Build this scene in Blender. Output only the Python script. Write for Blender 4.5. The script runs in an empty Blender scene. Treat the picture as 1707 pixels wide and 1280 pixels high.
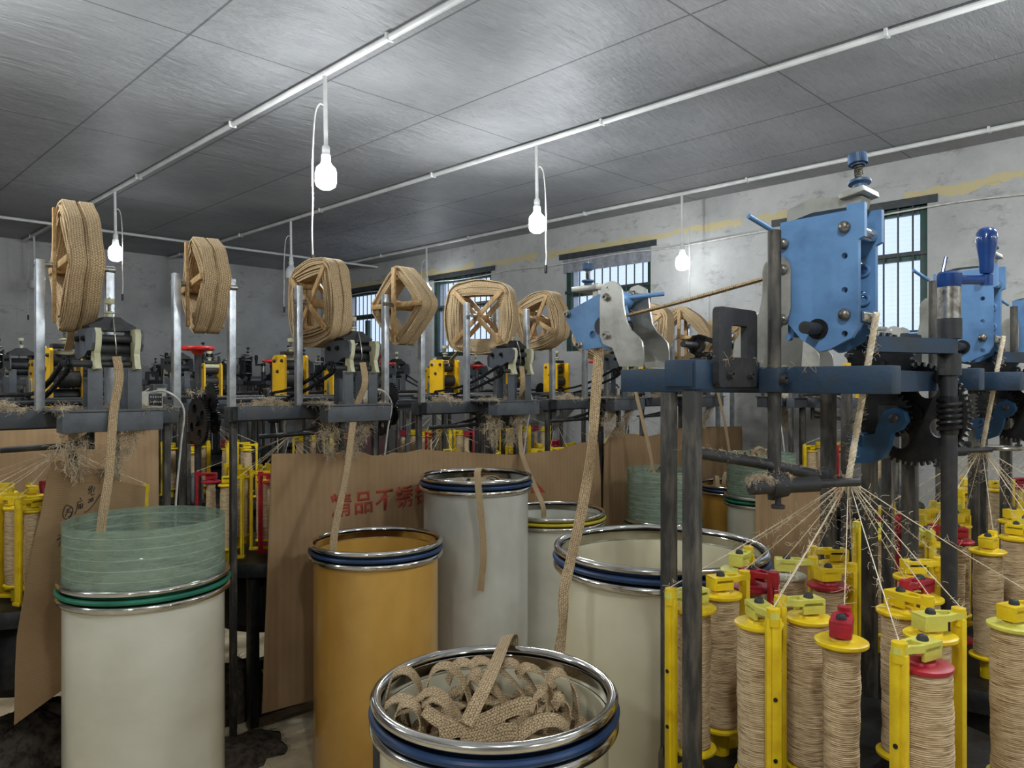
import bpy, bmesh, math, random
from mathutils import Vector, Matrix, geometry
random.seed(7)
PI = math.pi
R2 = math.sqrt(2)
scene = bpy.context.scene
COL = scene.collection

# ---------------------------------------------------------------- camera, world, exposure
EYE = 1.6                      # eye height; the camera stands at the origin, 45 degrees to the walls
FOC = 1245.0                   # focal length in pixels of the 1707 wide frame
cam_data = bpy.data.cameras.new('camera')
cam_data.sensor_width = 36.0
cam_data.lens = FOC / 1707.0 * 36.0
cam_data.clip_start = 0.05
cam_data.clip_end = 60
cam = bpy.data.objects.new('camera', cam_data)
COL.objects.link(cam)
cam.location = (0, 0, EYE)
cam.rotation_euler = (PI / 2, 0, -PI / 4)
scene.camera = cam

world = bpy.data.worlds.new('sky')
scene.world = world
world.use_nodes = True
bg = world.node_tree.nodes['Background']
bg.inputs[0].default_value = (0.60, 0.68, 0.86, 1)
bg.inputs[1].default_value = 1.5

LAMP = 210.0                   # radiance of the lit bulbs
scene.view_settings.view_transform = 'Standard'
scene.view_settings.look = 'None'
scene.view_settings.gamma = 1
scene.view_settings.use_curve_mapping = False
scene.view_settings.exposure = 0.5
scene.cycles.max_bounces = 8
scene.cycles.diffuse_bounces = 4
scene.cycles.glossy_bounces = 4
scene.cycles.transparent_max_bounces = 16
scene.cycles.caustics_reflective = False
scene.cycles.caustics_refractive = False
scene.cycles.sample_clamp_indirect = 6

# room axes: X runs along the back wall (to the right), Y along the window wall (to the left)
def at(px, py, d):
    lat = (px - 853.5) / FOC * d
    return Vector(((lat + d) / R2, (d - lat) / R2, EYE - (py - 640) / FOC * d))
def on_x(px, py, x):
    return at(px, py, x * R2 / (1 + (px - 853.5) / FOC))
def on_y(px, py, y):
    return at(px, py, y * R2 / (1 - (px - 853.5) / FOC))

# ---------------------------------------------------------------- materials
def lin(c):
    return tuple((x / 255 / 12.92) if x / 255 <= 0.04045 else ((x / 255 + 0.055) / 1.055) ** 2.4 for x in c) + (1,)

def new_mat(name):
    m = bpy.data.materials.new(name)
    m.use_nodes = True
    nt = m.node_tree
    return m, nt, nt.nodes['Principled BSDF']

def nd(nt, kind, **kw):
    n = nt.nodes.new(kind)
    for k, v in kw.items():
        setattr(n, k, v)
    return n

def noise_val(nt, scale, detail=4, stretch=None, rough=0.6, coord='Object'):
    tc = nd(nt, 'ShaderNodeTexCoord')
    src = tc.outputs[coord]
    if stretch:
        mp = nd(nt, 'ShaderNodeMapping')
        mp.inputs['Scale'].default_value = stretch
        nt.links.new(src, mp.inputs['Vector'])
        src = mp.outputs[0]
    n = nd(nt, 'ShaderNodeTexNoise')
    n.inputs['Scale'].default_value = scale
    n.inputs['Detail'].default_value = detail
    n.inputs['Roughness'].default_value = rough
    nt.links.new(src, n.inputs['Vector'])
    return n.outputs['Fac']

def ramp(nt, fac, stops):
    r = nd(nt, 'ShaderNodeValToRGB')
    e = r.color_ramp.elements
    while len(e) < len(stops):
        e.new(0.5)
    for i, (p, c) in enumerate(stops):
        e[i].position = p
        e[i].color = c
    nt.links.new(fac, r.inputs[0])
    return r.outputs[0]

def mixc(nt, fac, a, b):
    m = nd(nt, 'ShaderNodeMix', data_type='RGBA')
    for sock, val in ((0, fac), (6, a), (7, b)):
        if hasattr(val, 'node'):
            nt.links.new(val, m.inputs[sock])
        else:
            m.inputs[sock].default_value = val
    return m.outputs[2]

def math_n(nt, op, a, b=None):
    m = nd(nt, 'ShaderNodeMath', operation=op)
    for i, v in enumerate((a, b)):
        if v is None:
            continue
        if hasattr(v, 'node'):
            nt.links.new(v, m.inputs[i])
        else:
            m.inputs[i].default_value = v
    return m.outputs[0]

def bump(nt, bsdf, h, strength=0.3, dist=0.01):
    b = nd(nt, 'ShaderNodeBump')
    b.inputs['Strength'].default_value = strength
    b.inputs['Distance'].default_value = dist
    nt.links.new(h, b.inputs['Height'])
    nt.links.new(b.outputs[0], bsdf.inputs['Normal'])

def pbr(name, c1, c2=None, rough=0.5, metal=0.0, scale=12, lo=0.4, hi=0.65, bmp=0.0, bscale=60, stretch=None, coat=0.0, spec=0.5, trans=0.0):
    m, nt, b = new_mat(name)
    b.inputs['Roughness'].default_value = rough
    b.inputs['Metallic'].default_value = metal
    b.inputs['Specular IOR Level'].default_value = spec
    b.inputs['Coat Weight'].default_value = coat
    b.inputs['Coat Roughness'].default_value = 0.09
    if c2 is None:
        b.inputs['Base Color'].default_value = lin(c1)
    else:
        f = noise_val(nt, scale, stretch=stretch)
        nt.links.new(ramp(nt, f, [(lo, lin(c1)), (hi, lin(c2))]), b.inputs['Base Color'])
    if bmp:
        bump(nt, b, noise_val(nt, bscale, stretch=stretch), bmp)
    return m

M = {}
M['blue'] = pbr('blue_machine_paint', (94, 134, 178), (62, 96, 136), rough=0.42, scale=9, lo=0.45, hi=0.8, bmp=0.05)
M['deep_blue'] = pbr('deep_blue_paint', (24, 50, 74), (34, 42, 48), rough=0.5, scale=14, lo=0.42, hi=0.75, bmp=0.1)
M['handle_blue'] = pbr('glossy_blue_handle', (22, 70, 142), (16, 50, 104), rough=0.18, scale=6, coat=0.6)
M['arm_blue'] = pbr('bearing_arm_blue', (34, 82, 124), (28, 62, 92), rough=0.45, scale=10)
M['knob_blue'] = pbr('worn_blue_knob', (62, 94, 134), (44, 66, 92), rough=0.45, scale=30)
M['steel'] = pbr('scuffed_stainless_plate', (178, 176, 168), (120, 116, 106), rough=0.38, metal=0.75, scale=10, lo=0.45, hi=0.8, bmp=0.05)
M['chrome'] = pbr('polished_steel', (225, 222, 216), (196, 192, 186), rough=0.13, metal=1.0, scale=5)
M['bolt'] = pbr('bolt_steel', (170, 166, 158), (96, 90, 82), rough=0.35, metal=0.85, scale=40)
M['dark'] = pbr('dark_oily_steel', (52, 52, 54), (82, 76, 68), rough=0.55, metal=0.35, scale=25, lo=0.5, hi=0.85, bmp=0.15)
M['post'] = pbr('dusty_dark_tube', (54, 52, 50), (124, 115, 102), rough=0.6, metal=0.25, scale=34, lo=0.46, hi=0.82, bmp=0.15, stretch=(1, 1, 0.25))
M['black'] = pbr('black_greasy_iron', (24, 25, 27), (50, 48, 46), rough=0.42, metal=0.4, scale=30, lo=0.45, hi=0.85, bmp=0.15)
M['slate'] = pbr('slate_grey_paint', (82, 86, 92), (62, 62, 62), rough=0.5, scale=16, lo=0.45, hi=0.8, bmp=0.06)
M['slate_dark'] = pbr('dark_slate_paint', (56, 61, 68), (74, 70, 64), rough=0.55, scale=16, lo=0.45, hi=0.8, bmp=0.06)
M['green_dark'] = pbr('dark_green_grey_paint', (46, 54, 52), (66, 64, 60), rough=0.55, scale=16, lo=0.4, hi=0.8)
M['cream'] = pbr('cream_nylon', (204, 202, 172), (176, 170, 132), rough=0.45, scale=14)
M['yellow_paint'] = pbr('yellow_paint', (226, 176, 26), (170, 126, 20), rough=0.42, scale=16, lo=0.5, hi=0.85)
M['yellow'] = pbr('yellow_plastic', (232, 200, 30), (206, 160, 16), rough=0.38, scale=18, lo=0.45, hi=0.8)
M['pale_yellow'] = pbr('pale_yellow_plastic', (214, 208, 96), (186, 174, 60), rough=0.4, scale=18, lo=0.45, hi=0.8)
M['red'] = pbr('red_plastic', (178, 30, 48), (128, 22, 34), rough=0.4, scale=18)
M['white_plastic'] = pbr('off_white_plastic', (206, 204, 192), (178, 172, 156), rough=0.45, scale=18)
M['wheel_red'] = pbr('red_handwheel', (210, 44, 40), (168, 30, 28), rough=0.3, scale=12, coat=0.3)
M['galv'] = pbr('galvanised_tube', (196, 200, 204), (160, 164, 170), rough=0.35, metal=0.6, scale=20)
M['pvc'] = pbr('white_pvc', (222, 222, 220), (204, 204, 202), rough=0.4, scale=6)
M['cable_white'] = pbr('white_cable', (214, 212, 206), (186, 182, 172), rough=0.5, scale=20)
M['rubber'] = pbr('black_rubber', (28, 28, 30), (44, 42, 42), rough=0.6, scale=20)
M['wood'] = pbr('pale_wood', (190, 156, 108), (150, 114, 70), rough=0.6, scale=14, stretch=(6, 6, 1), bmp=0.1)
M['can_white'] = pbr('white_plastic_can', (224, 222, 208), (200, 197, 180), rough=0.3, scale=2.2, lo=0.35, hi=0.75, stretch=(1, 1, 1.6), coat=0.6)
M['can_grey'] = pbr('grey_white_plastic_can', (198, 197, 188), (164, 162, 152), rough=0.33, scale=3, lo=0.35, hi=0.7, stretch=(1, 1, 0.7), coat=0.6)
M['can_cream'] = pbr('cream_plastic_can', (224, 216, 190), (204, 194, 160), rough=0.3, scale=2.6, lo=0.35, hi=0.75, coat=0.6)
M['can_amber'] = pbr('amber_plastic_can', (206, 160, 78), (178, 130, 54), rough=0.28, scale=3, lo=0.35, hi=0.75, stretch=(1, 1, 0.6), coat=0.6)
M['ring_blue'] = pbr('blue_rubber_ring', (26, 58, 100), (20, 44, 78), rough=0.4, scale=9)
M['ring_green'] = pbr('green_rubber_ring', (30, 122, 96), (24, 96, 76), rough=0.4, scale=9)
M['ring_yellow'] = pbr('yellow_rubber_ring', (206, 186, 50), (180, 158, 40), rough=0.4, scale=9)
M['lint'] = pbr('jute_lint', (206, 190, 164), (156, 134, 106), rough=0.9, scale=60, spec=0.1)
M['lint_dark'] = pbr('grey_dirty_lint', (92, 82, 72), (54, 48, 42), rough=0.95, scale=30, bmp=0.6, bscale=90, spec=0.1)
M['yarn'] = pbr('jute_yarn', (238, 225, 202), (208, 188, 156), rough=0.8, scale=40, spec=0.2)
M['win_green'] = pbr('dark_green_window_frame', (40, 74, 64), (32, 56, 50), rough=0.5, scale=10)
M['iron_bar'] = pbr('window_bar_iron', (46, 52, 56), (66, 66, 66), rough=0.55, scale=20)
M['ink'] = pbr('black_marker_ink', (26, 24, 24), None, rough=0.6)
M['red_ink'] = pbr('faded_red_print', (172, 62, 46), (150, 74, 52), rough=0.8, scale=50)
M['cloth'] = pbr('grey_cloth_valance', (150, 152, 160), (128, 130, 138), rough=0.9, scale=30)
M['maroon'] = pbr('dark_maroon_paint', (66, 34, 34), (48, 30, 30), rough=0.45, scale=10)
M['motor'] = pbr('grey_motor_casting', (104, 108, 108), (78, 80, 80), rough=0.5, scale=14)
M['plastic_wrap'] = pbr('crumpled_clear_wrap', (206, 204, 204), (150, 146, 146), rough=0.2, scale=40, bmp=0.5)

def mk_emit(name, col, strength):
    m, nt, b = new_mat(name)
    b.inputs['Base Color'].default_value = (0.9, 0.9, 0.9, 1)
    b.inputs['Emission Color'].default_value = col
    b.inputs['Emission Strength'].default_value = strength
    return m
M['bulb_on'] = mk_emit('lit_bulb', (0.90, 0.97, 1.0, 1), LAMP)
M['bulb_dim'] = mk_emit('weaker_lit_bulb', (0.90, 0.97, 1.0, 1), LAMP * .14)
M['bulb_off'] = pbr('frosted_bulb', (214, 214, 214), None, rough=0.3)

# woven tape: UV u runs across the tape, v along it in tape widths
def mk_tape(name, light, dark):
    m, nt, b = new_mat(name)
    b.inputs['Roughness'].default_value = 0.85
    b.inputs['Specular IOR Level'].default_value = 0.2
    uv = nd(nt, 'ShaderNodeUVMap')
    sp = nd(nt, 'ShaderNodeSeparateXYZ')
    nt.links.new(uv.outputs[0], sp.inputs[0])
    u, v = sp.outputs[0], sp.outputs[1]
    tri = math_n(nt, 'ABSOLUTE', math_n(nt, 'SUBTRACT', math_n(nt, 'FRACT', math_n(nt, 'MULTIPLY', u, 2.5)), 0.5))
    ph = math_n(nt, 'ADD', math_n(nt, 'MULTIPLY', v, 4.5), math_n(nt, 'MULTIPLY', tri, 1.8))
    s1 = math_n(nt, 'SINE', math_n(nt, 'MULTIPLY', ph, 2 * PI))
    s2 = math_n(nt, 'COSINE', math_n(nt, 'MULTIPLY', u, 10 * PI))
    hgt = math_n(nt, 'ADD', math_n(nt, 'MULTIPLY', s1, 0.5), math_n(nt, 'MULTIPLY', s2, 0.35))
    nz = noise_val(nt, 220, 3)
    f = math_n(nt, 'ADD', math_n(nt, 'MULTIPLY', hgt, 0.33), nz)
    nt.links.new(ramp(nt, f, [(0.2, lin(dark)), (0.8, lin(light))]), b.inputs['Base Color'])
    bump(nt, b, f, 0.55, 0.003)
    return m
M['tape'] = mk_tape('woven_jute_tape', (212, 186, 148), (116, 92, 64))
M['reel_tape'] = mk_tape('woven_jute_tape_on_reel', (206, 180, 142), (120, 96, 68))

def mk_winding():
    m, nt, b = new_mat('wound_jute_yarn')
    b.inputs['Roughness'].default_value = 0.8
    b.inputs['Specular IOR Level'].default_value = 0.25
    f = noise_val(nt, 26, 5, stretch=(1.2, 1.2, 18))
    nt.links.new(ramp(nt, f, [(0.34, lin((138, 110, 76))), (0.5, lin((202, 176, 138))), (0.72, lin((226, 206, 172)))]), b.inputs['Base Color'])
    bump(nt, b, f, 0.4, 0.004)
    return m
M['winding'] = mk_winding()

def mk_card(name, c1, c2, rib):
    m, nt, b = new_mat(name)
    b.inputs['Roughness'].default_value = 0.85
    b.inputs['Specular IOR Level'].default_value = 0.2
    f = noise_val(nt, 3.2, 6)
    col = ramp(nt, f, [(0.3, lin(c1)), (0.7, lin(c2))])
    w = nd(nt, 'ShaderNodeTexWave', wave_type='BANDS', bands_direction='Z' if rib == 'z' else 'X')
    tc = nd(nt, 'ShaderNodeTexCoord')
    nt.links.new(tc.outputs['Object'], w.inputs['Vector'])
    w.inputs['Scale'].default_value = 38 if rib == 'z' else 9
    w.inputs['Distortion'].default_value = 1.2
    w.inputs['Detail'].default_value = 2
    dark = mixc(nt, math_n(nt, 'MULTIPLY', w.outputs['Fac'], 0.22 if rib == 'z' else 0.11), col, lin((112, 84, 54)))
    nt.links.new(dark, b.inputs['Base Color'])
    bump(nt, b, w.outputs['Fac'], 0.15, 0.004)
    return m
M['card'] = mk_card('brown_cardboard', (168, 138, 104), (144, 116, 84), 'x')
M['card_rib'] = mk_card('ribbed_brown_cardboard', (158, 130, 98), (136, 110, 80), 'z')

def mk_foil():
    m, nt, b = new_mat('crinkled_foil_ceiling')
    tc = nd(nt, 'ShaderNodeTexCoord')
    sp = nd(nt, 'ShaderNodeSeparateXYZ')
    nt.links.new(tc.outputs['Object'], sp.inputs[0])
    def seam(axis, start, step, width):
        q = math_n(nt, 'DIVIDE', math_n(nt, 'SUBTRACT', sp.outputs[axis], start), step)
        fr = math_n(nt, 'ABSOLUTE', math_n(nt, 'SUBTRACT', q, math_n(nt, 'ROUND', q)))
        return math_n(nt, 'LESS_THAN', fr, width / step)
    s = math_n(nt, 'MAXIMUM', seam(0, 1.46, 0.775, 0.006), seam(1, 0.02, 1.83, 0.005))
    big = noise_val(nt, 1.1, 5)
    fine = noise_val(nt, 5, 8, stretch=(2.2, 14, 1), rough=0.7)
    col = ramp(nt, big, [(0.3, lin((142, 142, 144))), (0.7, lin((184, 184, 184)))])
    col = mixc(nt, math_n(nt, 'MULTIPLY', fine, 0.5), col, lin((120, 120, 122)))
    col = mixc(nt, math_n(nt, 'MULTIPLY', s, 0.75), col, lin((70, 70, 70)))
    nt.links.new(col, b.inputs['Base Color'])
    b.inputs['Metallic'].default_value = 0.35
    r = math_n(nt, 'ADD', math_n(nt, 'MULTIPLY', fine, 0.3), 0.34)
    nt.links.new(r, b.inputs['Roughness'])
    cr = noise_val(nt, 3.2, 7, stretch=(1.6, 4.5, 1), rough=0.62)
    bump(nt, b, math_n(nt, 'ADD', cr, math_n(nt, 'MULTIPLY', fine, 0.35)), 0.9, 0.06)
    return m
M['foil'] = mk_foil()

XWALL = 6.1
def mk_plaster():
    m, nt, b = new_mat('stained_plaster')
    b.inputs['Roughness'].default_value = 0.85
    tc = nd(nt, 'ShaderNodeTexCoord')
    sp = nd(nt, 'ShaderNodeSeparateXYZ')
    nt.links.new(tc.outputs['Object'], sp.inputs[0])
    a = noise_val(nt, 1.0, 7, rough=0.7)
    c = noise_val(nt, 5, 8, rough=0.75, stretch=(1, 1, 2.2))
    col = ramp(nt, a, [(0.3, lin((158, 157, 156))), (0.55, lin((186, 185, 183))), (0.75, lin((200, 198, 196)))])
    spots = ramp(nt, c, [(0.30, (1, 1, 1, 1)), (0.45, (0, 0, 0, 1))])
    col = mixc(nt, math_n(nt, 'MULTIPLY', spots, 0.7), col, lin((118, 116, 113)))
    # mortar foam line just above the windows
    wob = math_n(nt, 'MULTIPLY', math_n(nt, 'SUBTRACT', noise_val(nt, 4, 6), 0.5), 0.2)
    dz = math_n(nt, 'ABSOLUTE', math_n(nt, 'SUBTRACT', math_n(nt, 'ADD', sp.outputs[2], wob) , 3.03))
    patch = math_n(nt, 'GREATER_THAN', noise_val(nt, 1.3, 2, stretch=(1, 1, 0.01)), 0.42)
    wide = math_n(nt, 'MULTIPLY', noise_val(nt, 2.2, 4, stretch=(1, 1, 0.1)), 0.06)
    band = math_n(nt, 'MULTIPLY', math_n(nt, 'LESS_THAN', dz, wide), math_n(nt, 'MULTIPLY', patch, math_n(nt, 'GREATER_THAN', sp.outputs[0], XWALL - .05)))
    col = mixc(nt, math_n(nt, 'MULTIPLY', band, 0.6), col, lin((206, 184, 110)))
    nt.links.new(col, b.inputs['Base Color'])
    bump(nt, b, math_n(nt, 'ADD', c, a), 0.25, 0.02)
    return m
M['plaster'] = mk_plaster()
M['concrete'] = pbr('dusty_concrete', (222, 204, 170), (176, 158, 128), rough=0.8, scale=5, bmp=0.15, bscale=30)

def mk_clear(name, tint, opac, scratch):
    m, nt, b = new_mat(name)
    out = nt.nodes['Material Output']
    b.inputs['Base Color'].default_value = lin(tint)
    b.inputs['Roughness'].default_value = 0.22
    tr = nd(nt, 'ShaderNodeBsdfTransparent')
    tr.inputs[0].default_value = tuple(0.5 + 0.5 * x for x in lin(tint)[:3]) + (1,)
    mx = nd(nt, 'ShaderNodeMixShader')
    f = noise_val(nt, 12, 8, stretch=(1, 1, 9), rough=0.75)
    tc = nd(nt, 'ShaderNodeTexCoord')
    w = nd(nt, 'ShaderNodeTexWave', wave_type='BANDS', bands_direction='Z')
    nt.links.new(tc.outputs['Object'], w.inputs['Vector'])
    w.inputs['Scale'].default_value = 9
    w.inputs['Distortion'].default_value = 0.25
    ln = math_n(nt, 'MULTIPLY', math_n(nt, 'POWER', w.outputs['Fac'], 60), scratch * .45)
    opac = math_n(nt, 'ADD', ln, opac)
    fac = math_n(nt, 'ADD', math_n(nt, 'MULTIPLY', math_n(nt, 'SUBTRACT', f, 0.5), scratch), opac)
    cl = nd(nt, 'ShaderNodeClamp')
    nt.links.new(fac, cl.inputs[0])
    nt.links.new(cl.outputs[0], mx.inputs[0])
    nt.links.new(tr.outputs[0], mx.inputs[1])
    nt.links.new(b.outputs[0], mx.inputs[2])
    nt.links.new(mx.outputs[0], out.inputs[0])
    return m
M['acrylic'] = mk_clear('hazy_green_acrylic', (176, 194, 176), 0.36, 0.8)
M['glass'] = mk_clear('window_glass', (210, 220, 230), 0.1, 0.1)

# ---------------------------------------------------------------- mesh builder
class MB:
    def __init__(s, org=None):
        s.bm = bmesh.new()
        s.org = org
        s.uvl = None
    def _xf(s, verts, mat):
        if mat is not None:
            for v in verts:
                v.co = mat @ v.co
    def box(s, c, size, rot=None, bev=0.0, mat=None):
        r = bmesh.ops.create_cube(s.bm, size=1.0)
        vs = r['verts']
        for v in vs:
            v.co = Vector((v.co.x * size[0], v.co.y * size[1], v.co.z * size[2]))
        if bev:
            es = list({e for v in vs for e in v.link_edges})
            rr = bmesh.ops.bevel(s.bm, geom=es, offset=bev, segments=2, affect='EDGES', profile=0.6)
            vs = list({v for f in rr['faces'] for v in f.verts} | {v for v in vs if v.is_valid})
        T = Matrix.Translation(Vector(c))
        if rot is not None:
            T = T @ (rot if isinstance(rot, Matrix) else Matrix.Rotation(rot[1], 4, rot[0]))
        if mat is not None:
            T = mat @ T
        s._xf(vs, T)
        return s
    def lathe(s, prof, seg=24, mat=None, arc=1.0):
        rings = []
        for r, z in prof:
            if r < 1e-6:
                rings.append([s.bm.verts.new((0, 0, z))])
            else:
                rings.append([s.bm.verts.new((r * math.cos(2 * PI * i / seg), r * math.sin(2 * PI * i / seg), z)) for i in range(seg)])
        for a, b in zip(rings, rings[1:]):
            for i in range(seg):
                j = (i + 1) % seg
                if len(a) == 1 and len(b) == 1:
                    continue
                if len(a) == 1:
                    s.bm.faces.new((a[0], b[i], b[j]))
                elif len(b) == 1:
                    s.bm.faces.new((a[i], a[j], b[0]))
                else:
                    s.bm.faces.new((a[i], a[j], b[j], b[i]))
        s._xf([v for r in rings for v in r], mat)
        return s
    def cyl(s, p0, p1, r, seg=14, r2=None):
        p0, p1 = Vector(p0), Vector(p1)
        d = p1 - p0
        mat = Matrix.Translation(p0) @ d.to_track_quat('Z', 'Y').to_matrix().to_4x4()
        L = d.length
        r2 = r if r2 is None else r2
        return s.lathe([(0, 0), (r, 0), (r2, L), (0, L)], seg, mat)
    def tube(s, pts, r, seg=8, closed=False):
        pts = [Vector(p) for p in pts]
        n = len(pts)
        rings = []
        up = None
        for i, p in enumerate(pts):
            if closed:
                t = pts[(i + 1) % n] - pts[i - 1]
            else:
                t = pts[min(i + 1, n - 1)] - pts[max(i - 1, 0)]
            t.normalize()
            if up is None:
                up = t.orthogonal().normalized()
            up = (up - t * up.dot(t))
            if up.length < 1e-6:
                up = t.orthogonal()
            up.normalize()
            sd = t.cross(up)
            rr = r[i] if isinstance(r, (list, tuple)) else r
            rings.append([s.bm.verts.new(p + rr * (up * math.cos(2 * PI * k / seg) + sd * math.sin(2 * PI * k / seg))) for k in range(seg)])
        m = n if closed else n - 1
        for i in range(m):
            a, b = rings[i], rings[(i + 1) % n]
            for k in range(seg):
                j = (k + 1) % seg
                s.bm.faces.new((a[k], a[j], b[j], b[k]))
        if not closed:
            s.bm.faces.new(rings[0][::-1])
            s.bm.faces.new(rings[-1])
        return s
    def plate(s, outline, t, mat=None, holes=()):
        """flat plate: outline and holes in local xy, thickness t along local z (centred)"""
        loops = [list(outline)] + [list(h) for h in holes]
        vs, es = [], []
        for lp in loops:
            b = len(vs)
            vs += [Vector((p[0], p[1])) for p in lp]
            es += [(b + i, b + (i + 1) % len(lp)) for i in range(len(lp))]
        co, _, faces, _, _, _ = geometry.delaunay_2d_cdt(vs, es, [], 0, 1e-6)
        def odd(x, y):
            c = False
            for lp in loops:
                for i in range(len(lp)):
                    a, b = lp[i], lp[i - 1]
                    if (a[1] > y) != (b[1] > y) and x < (b[0] - a[0]) * (y - a[1]) / (b[1] - a[1]) + a[0]:
                        c = not c
            return c
        faces = [f for f in faces if odd(sum(co[i][0] for i in f) / len(f), sum(co[i][1] for i in f) / len(f))]
        used = sorted({i for f in faces for i in f})
        rem = {v: i for i, v in enumerate(used)}
        co = [co[i] for i in used]
        faces = [[rem[i] for i in f] for f in faces]
        top = [s.bm.verts.new((c[0], c[1], t / 2)) for c in co]
        bot = [s.bm.verts.new((c[0], c[1], -t / 2)) for c in co]
        cnt = {}
        for f in faces:
            s.bm.faces.new([top[i] for i in f])
            s.bm.faces.new([bot[i] for i in reversed(f)])
            for i in range(len(f)):
                e = (f[i], f[(i + 1) % len(f)])
                cnt[e] = cnt.get(e, 0) + 1
        for (a, b) in cnt:
            if (b, a) not in cnt:
                s.bm.faces.new((top[a], bot[a], bot[b], top[b]))
        s._xf(top + bot, mat)
        return s
    def sphere(s, c, r, seg=14, sc=(1, 1, 1)):
        rr = bmesh.ops.create_uvsphere(s.bm, u_segments=seg, v_segments=max(6, seg // 2 + 1), radius=r)
        for v in rr['verts']:
            v.co = Vector((v.co.x * sc[0], v.co.y * sc[1], v.co.z * sc[2])) + Vector(c)
        return s
    def torus(s, c, R, r, seg=40, sub=8, mat=None):
        pts = [Vector(c) + Vector((R * math.cos(2 * PI * i / seg), R * math.sin(2 * PI * i / seg), 0)) for i in range(seg)]
        if mat is not None:
            pts = [mat @ p for p in pts]
        return s.tube(pts, r, sub, closed=True)
    def ribbon(s, pts, wds, w, t=0.003, closed=False, v0=0.0):
        if s.uvl is None:
            s.uvl = s.bm.loops.layers.uv.new('UVMap')
        pts = [Vector(p) for p in pts]
        n = len(pts)
        sec, dist = [], [v0]
        for i, p in enumerate(pts):
            t_ = (pts[(i + 1) % n] - pts[i - 1]) if closed else (pts[min(i + 1, n - 1)] - pts[max(i - 1, 0)])
            t_.normalize()
            wd = Vector(wds[i] if isinstance(wds, list) else wds)
            wd = wd - t_ * wd.dot(t_)
            if wd.length < 1e-6:
                wd = t_.orthogonal()
            wd.normalize()
            nm = t_.cross(wd)
            sec.append([s.bm.verts.new(p + a * wd * w / 2 + b * nm * t / 2) for a, b in ((-1, 1), (1, 1), (1, -1), (-1, -1))])
            if i:
                dist.append(dist[-1] + (p - pts[i - 1]).length / w)
        if closed:
            dist.append(dist[-1] + (pts[0] - pts[-1]).length / w)
        us = (0, 1, 1, 0)
        for i in range(n if closed else n - 1):
            a, b = sec[i], sec[(i + 1) % n]
            for k in range(4):
                j = (k + 1) % 4
                f = s.bm.faces.new((a[k], a[j], b[j], b[k]))
                for lp, (uu, vv) in zip(f.loops, ((us[k], dist[i]), (us[j], dist[i]), (us[j], dist[i + 1]), (us[k], dist[i + 1]))):
                    lp[s.uvl].uv = (uu, vv)
        if not closed:
            s.bm.faces.new(sec[0][::-1])
            s.bm.faces.new(sec[-1])
        return s
    def fibres(s, spots, n, length, r=0.0005, rnd=None, gravity=0.3):
        """loose jute fibres: thin three-sided bent tubes grown from random spots"""
        rnd = rnd or random
        for _ in range(n):
            p = Vector(rnd.choice(spots)) + Vector((rnd.gauss(0, .004), rnd.gauss(0, .004), rnd.gauss(0, .003)))
            d = Vector((rnd.gauss(0, 1), rnd.gauss(0, 1), rnd.gauss(0.1, .8))).normalized()
            L = length * rnd.uniform(.4, 1.3)
            pts = [p.copy()]
            for k in range(4):
                d = (d + Vector((rnd.gauss(0, .5), rnd.gauss(0, .5), rnd.gauss(0, .5) - gravity))).normalized()
                p = p + d * L / 4
                pts.append(p.copy())
            s.tube(pts, r, 3)
        return s
    def build(s, name, mat, parent=None, smooth=35):
        if s.org is not None:
            bmesh.ops.translate(s.bm, verts=s.bm.verts, vec=-Vector(s.org))
        bmesh.ops.recalc_face_normals(s.bm, faces=s.bm.faces)
        me = bpy.data.meshes.new(name)
        s.bm.to_mesh(me)
        s.bm.free()
        if smooth:
            for p in me.polygons:
                p.use_smooth = True
            me.set_sharp_from_angle(angle=math.radians(smooth))
        me.materials.append(M[mat] if isinstance(mat, str) else mat)
        o = bpy.data.objects.new(name, me)
        COL.objects.link(o)
        if parent is not None:
            o.parent = parent
            KIDS.setdefault(parent.name, []).append(o)
        return o

KIDS = {}
def tag(o, label=None, cat=None, group=None, kind=None):
    if label: o['label'] = label
    if cat: o['category'] = cat
    if group: o['group'] = group
    if kind: o['kind'] = kind
    return o
def thing(name, label, cat, loc=(0, 0, 0), rz=0.0, group=None):
    o = bpy.data.objects.new(name, None)
    o.empty_display_size = 0.05
    COL.objects.link(o)
    o.location = loc
    o.rotation_euler = (0, 0, rz)
    return tag(o, label, cat, group)
def copy_tree(o, parent=None, skip=()):
    c = o.copy()
    COL.objects.link(c)
    if parent is not None:
        c.parent = parent
        KIDS.setdefault(parent.name, []).append(c)
    for ch in list(KIDS.get(o.name, ())):
        if ch.name.split('.')[0] not in skip:
            copy_tree(ch, c, skip)
    return c
def smooth_path(pts, n=8):
    P = [Vector(p) for p in pts]
    P = [P[0] * 2 - P[1]] + P + [P[-1] * 2 - P[-2]]
    out = []
    for i in range(1, len(P) - 2):
        a, b, c, d = P[i - 1], P[i], P[i + 1], P[i + 2]
        for k in range(n):
            t = k / n
            out.append(0.5 * ((2 * b) + (c - a) * t + (2 * a - 5 * b + 4 * c - d) * t * t + (3 * b - a - 3 * c + d) * t ** 3))
    out.append(P[-2].copy())
    return out
def circle(cx, cy, r, n=16):
    return [(cx + r * math.cos(2 * PI * i / n), cy + r * math.sin(2 * PI * i / n)) for i in range(n)]
def gear_outline(r, teeth, depth):
    out = []
    for i in range(teeth):
        a = 2 * PI * i / teeth
        st = 2 * PI / teeth
        for q, rr in ((0, r - depth), (0.28, r - depth), (0.42, r), (0.72, r), (0.86, r - depth)):
            out.append((rr * math.cos(a + q * st), rr * math.sin(a + q * st)))
    return out
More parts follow.
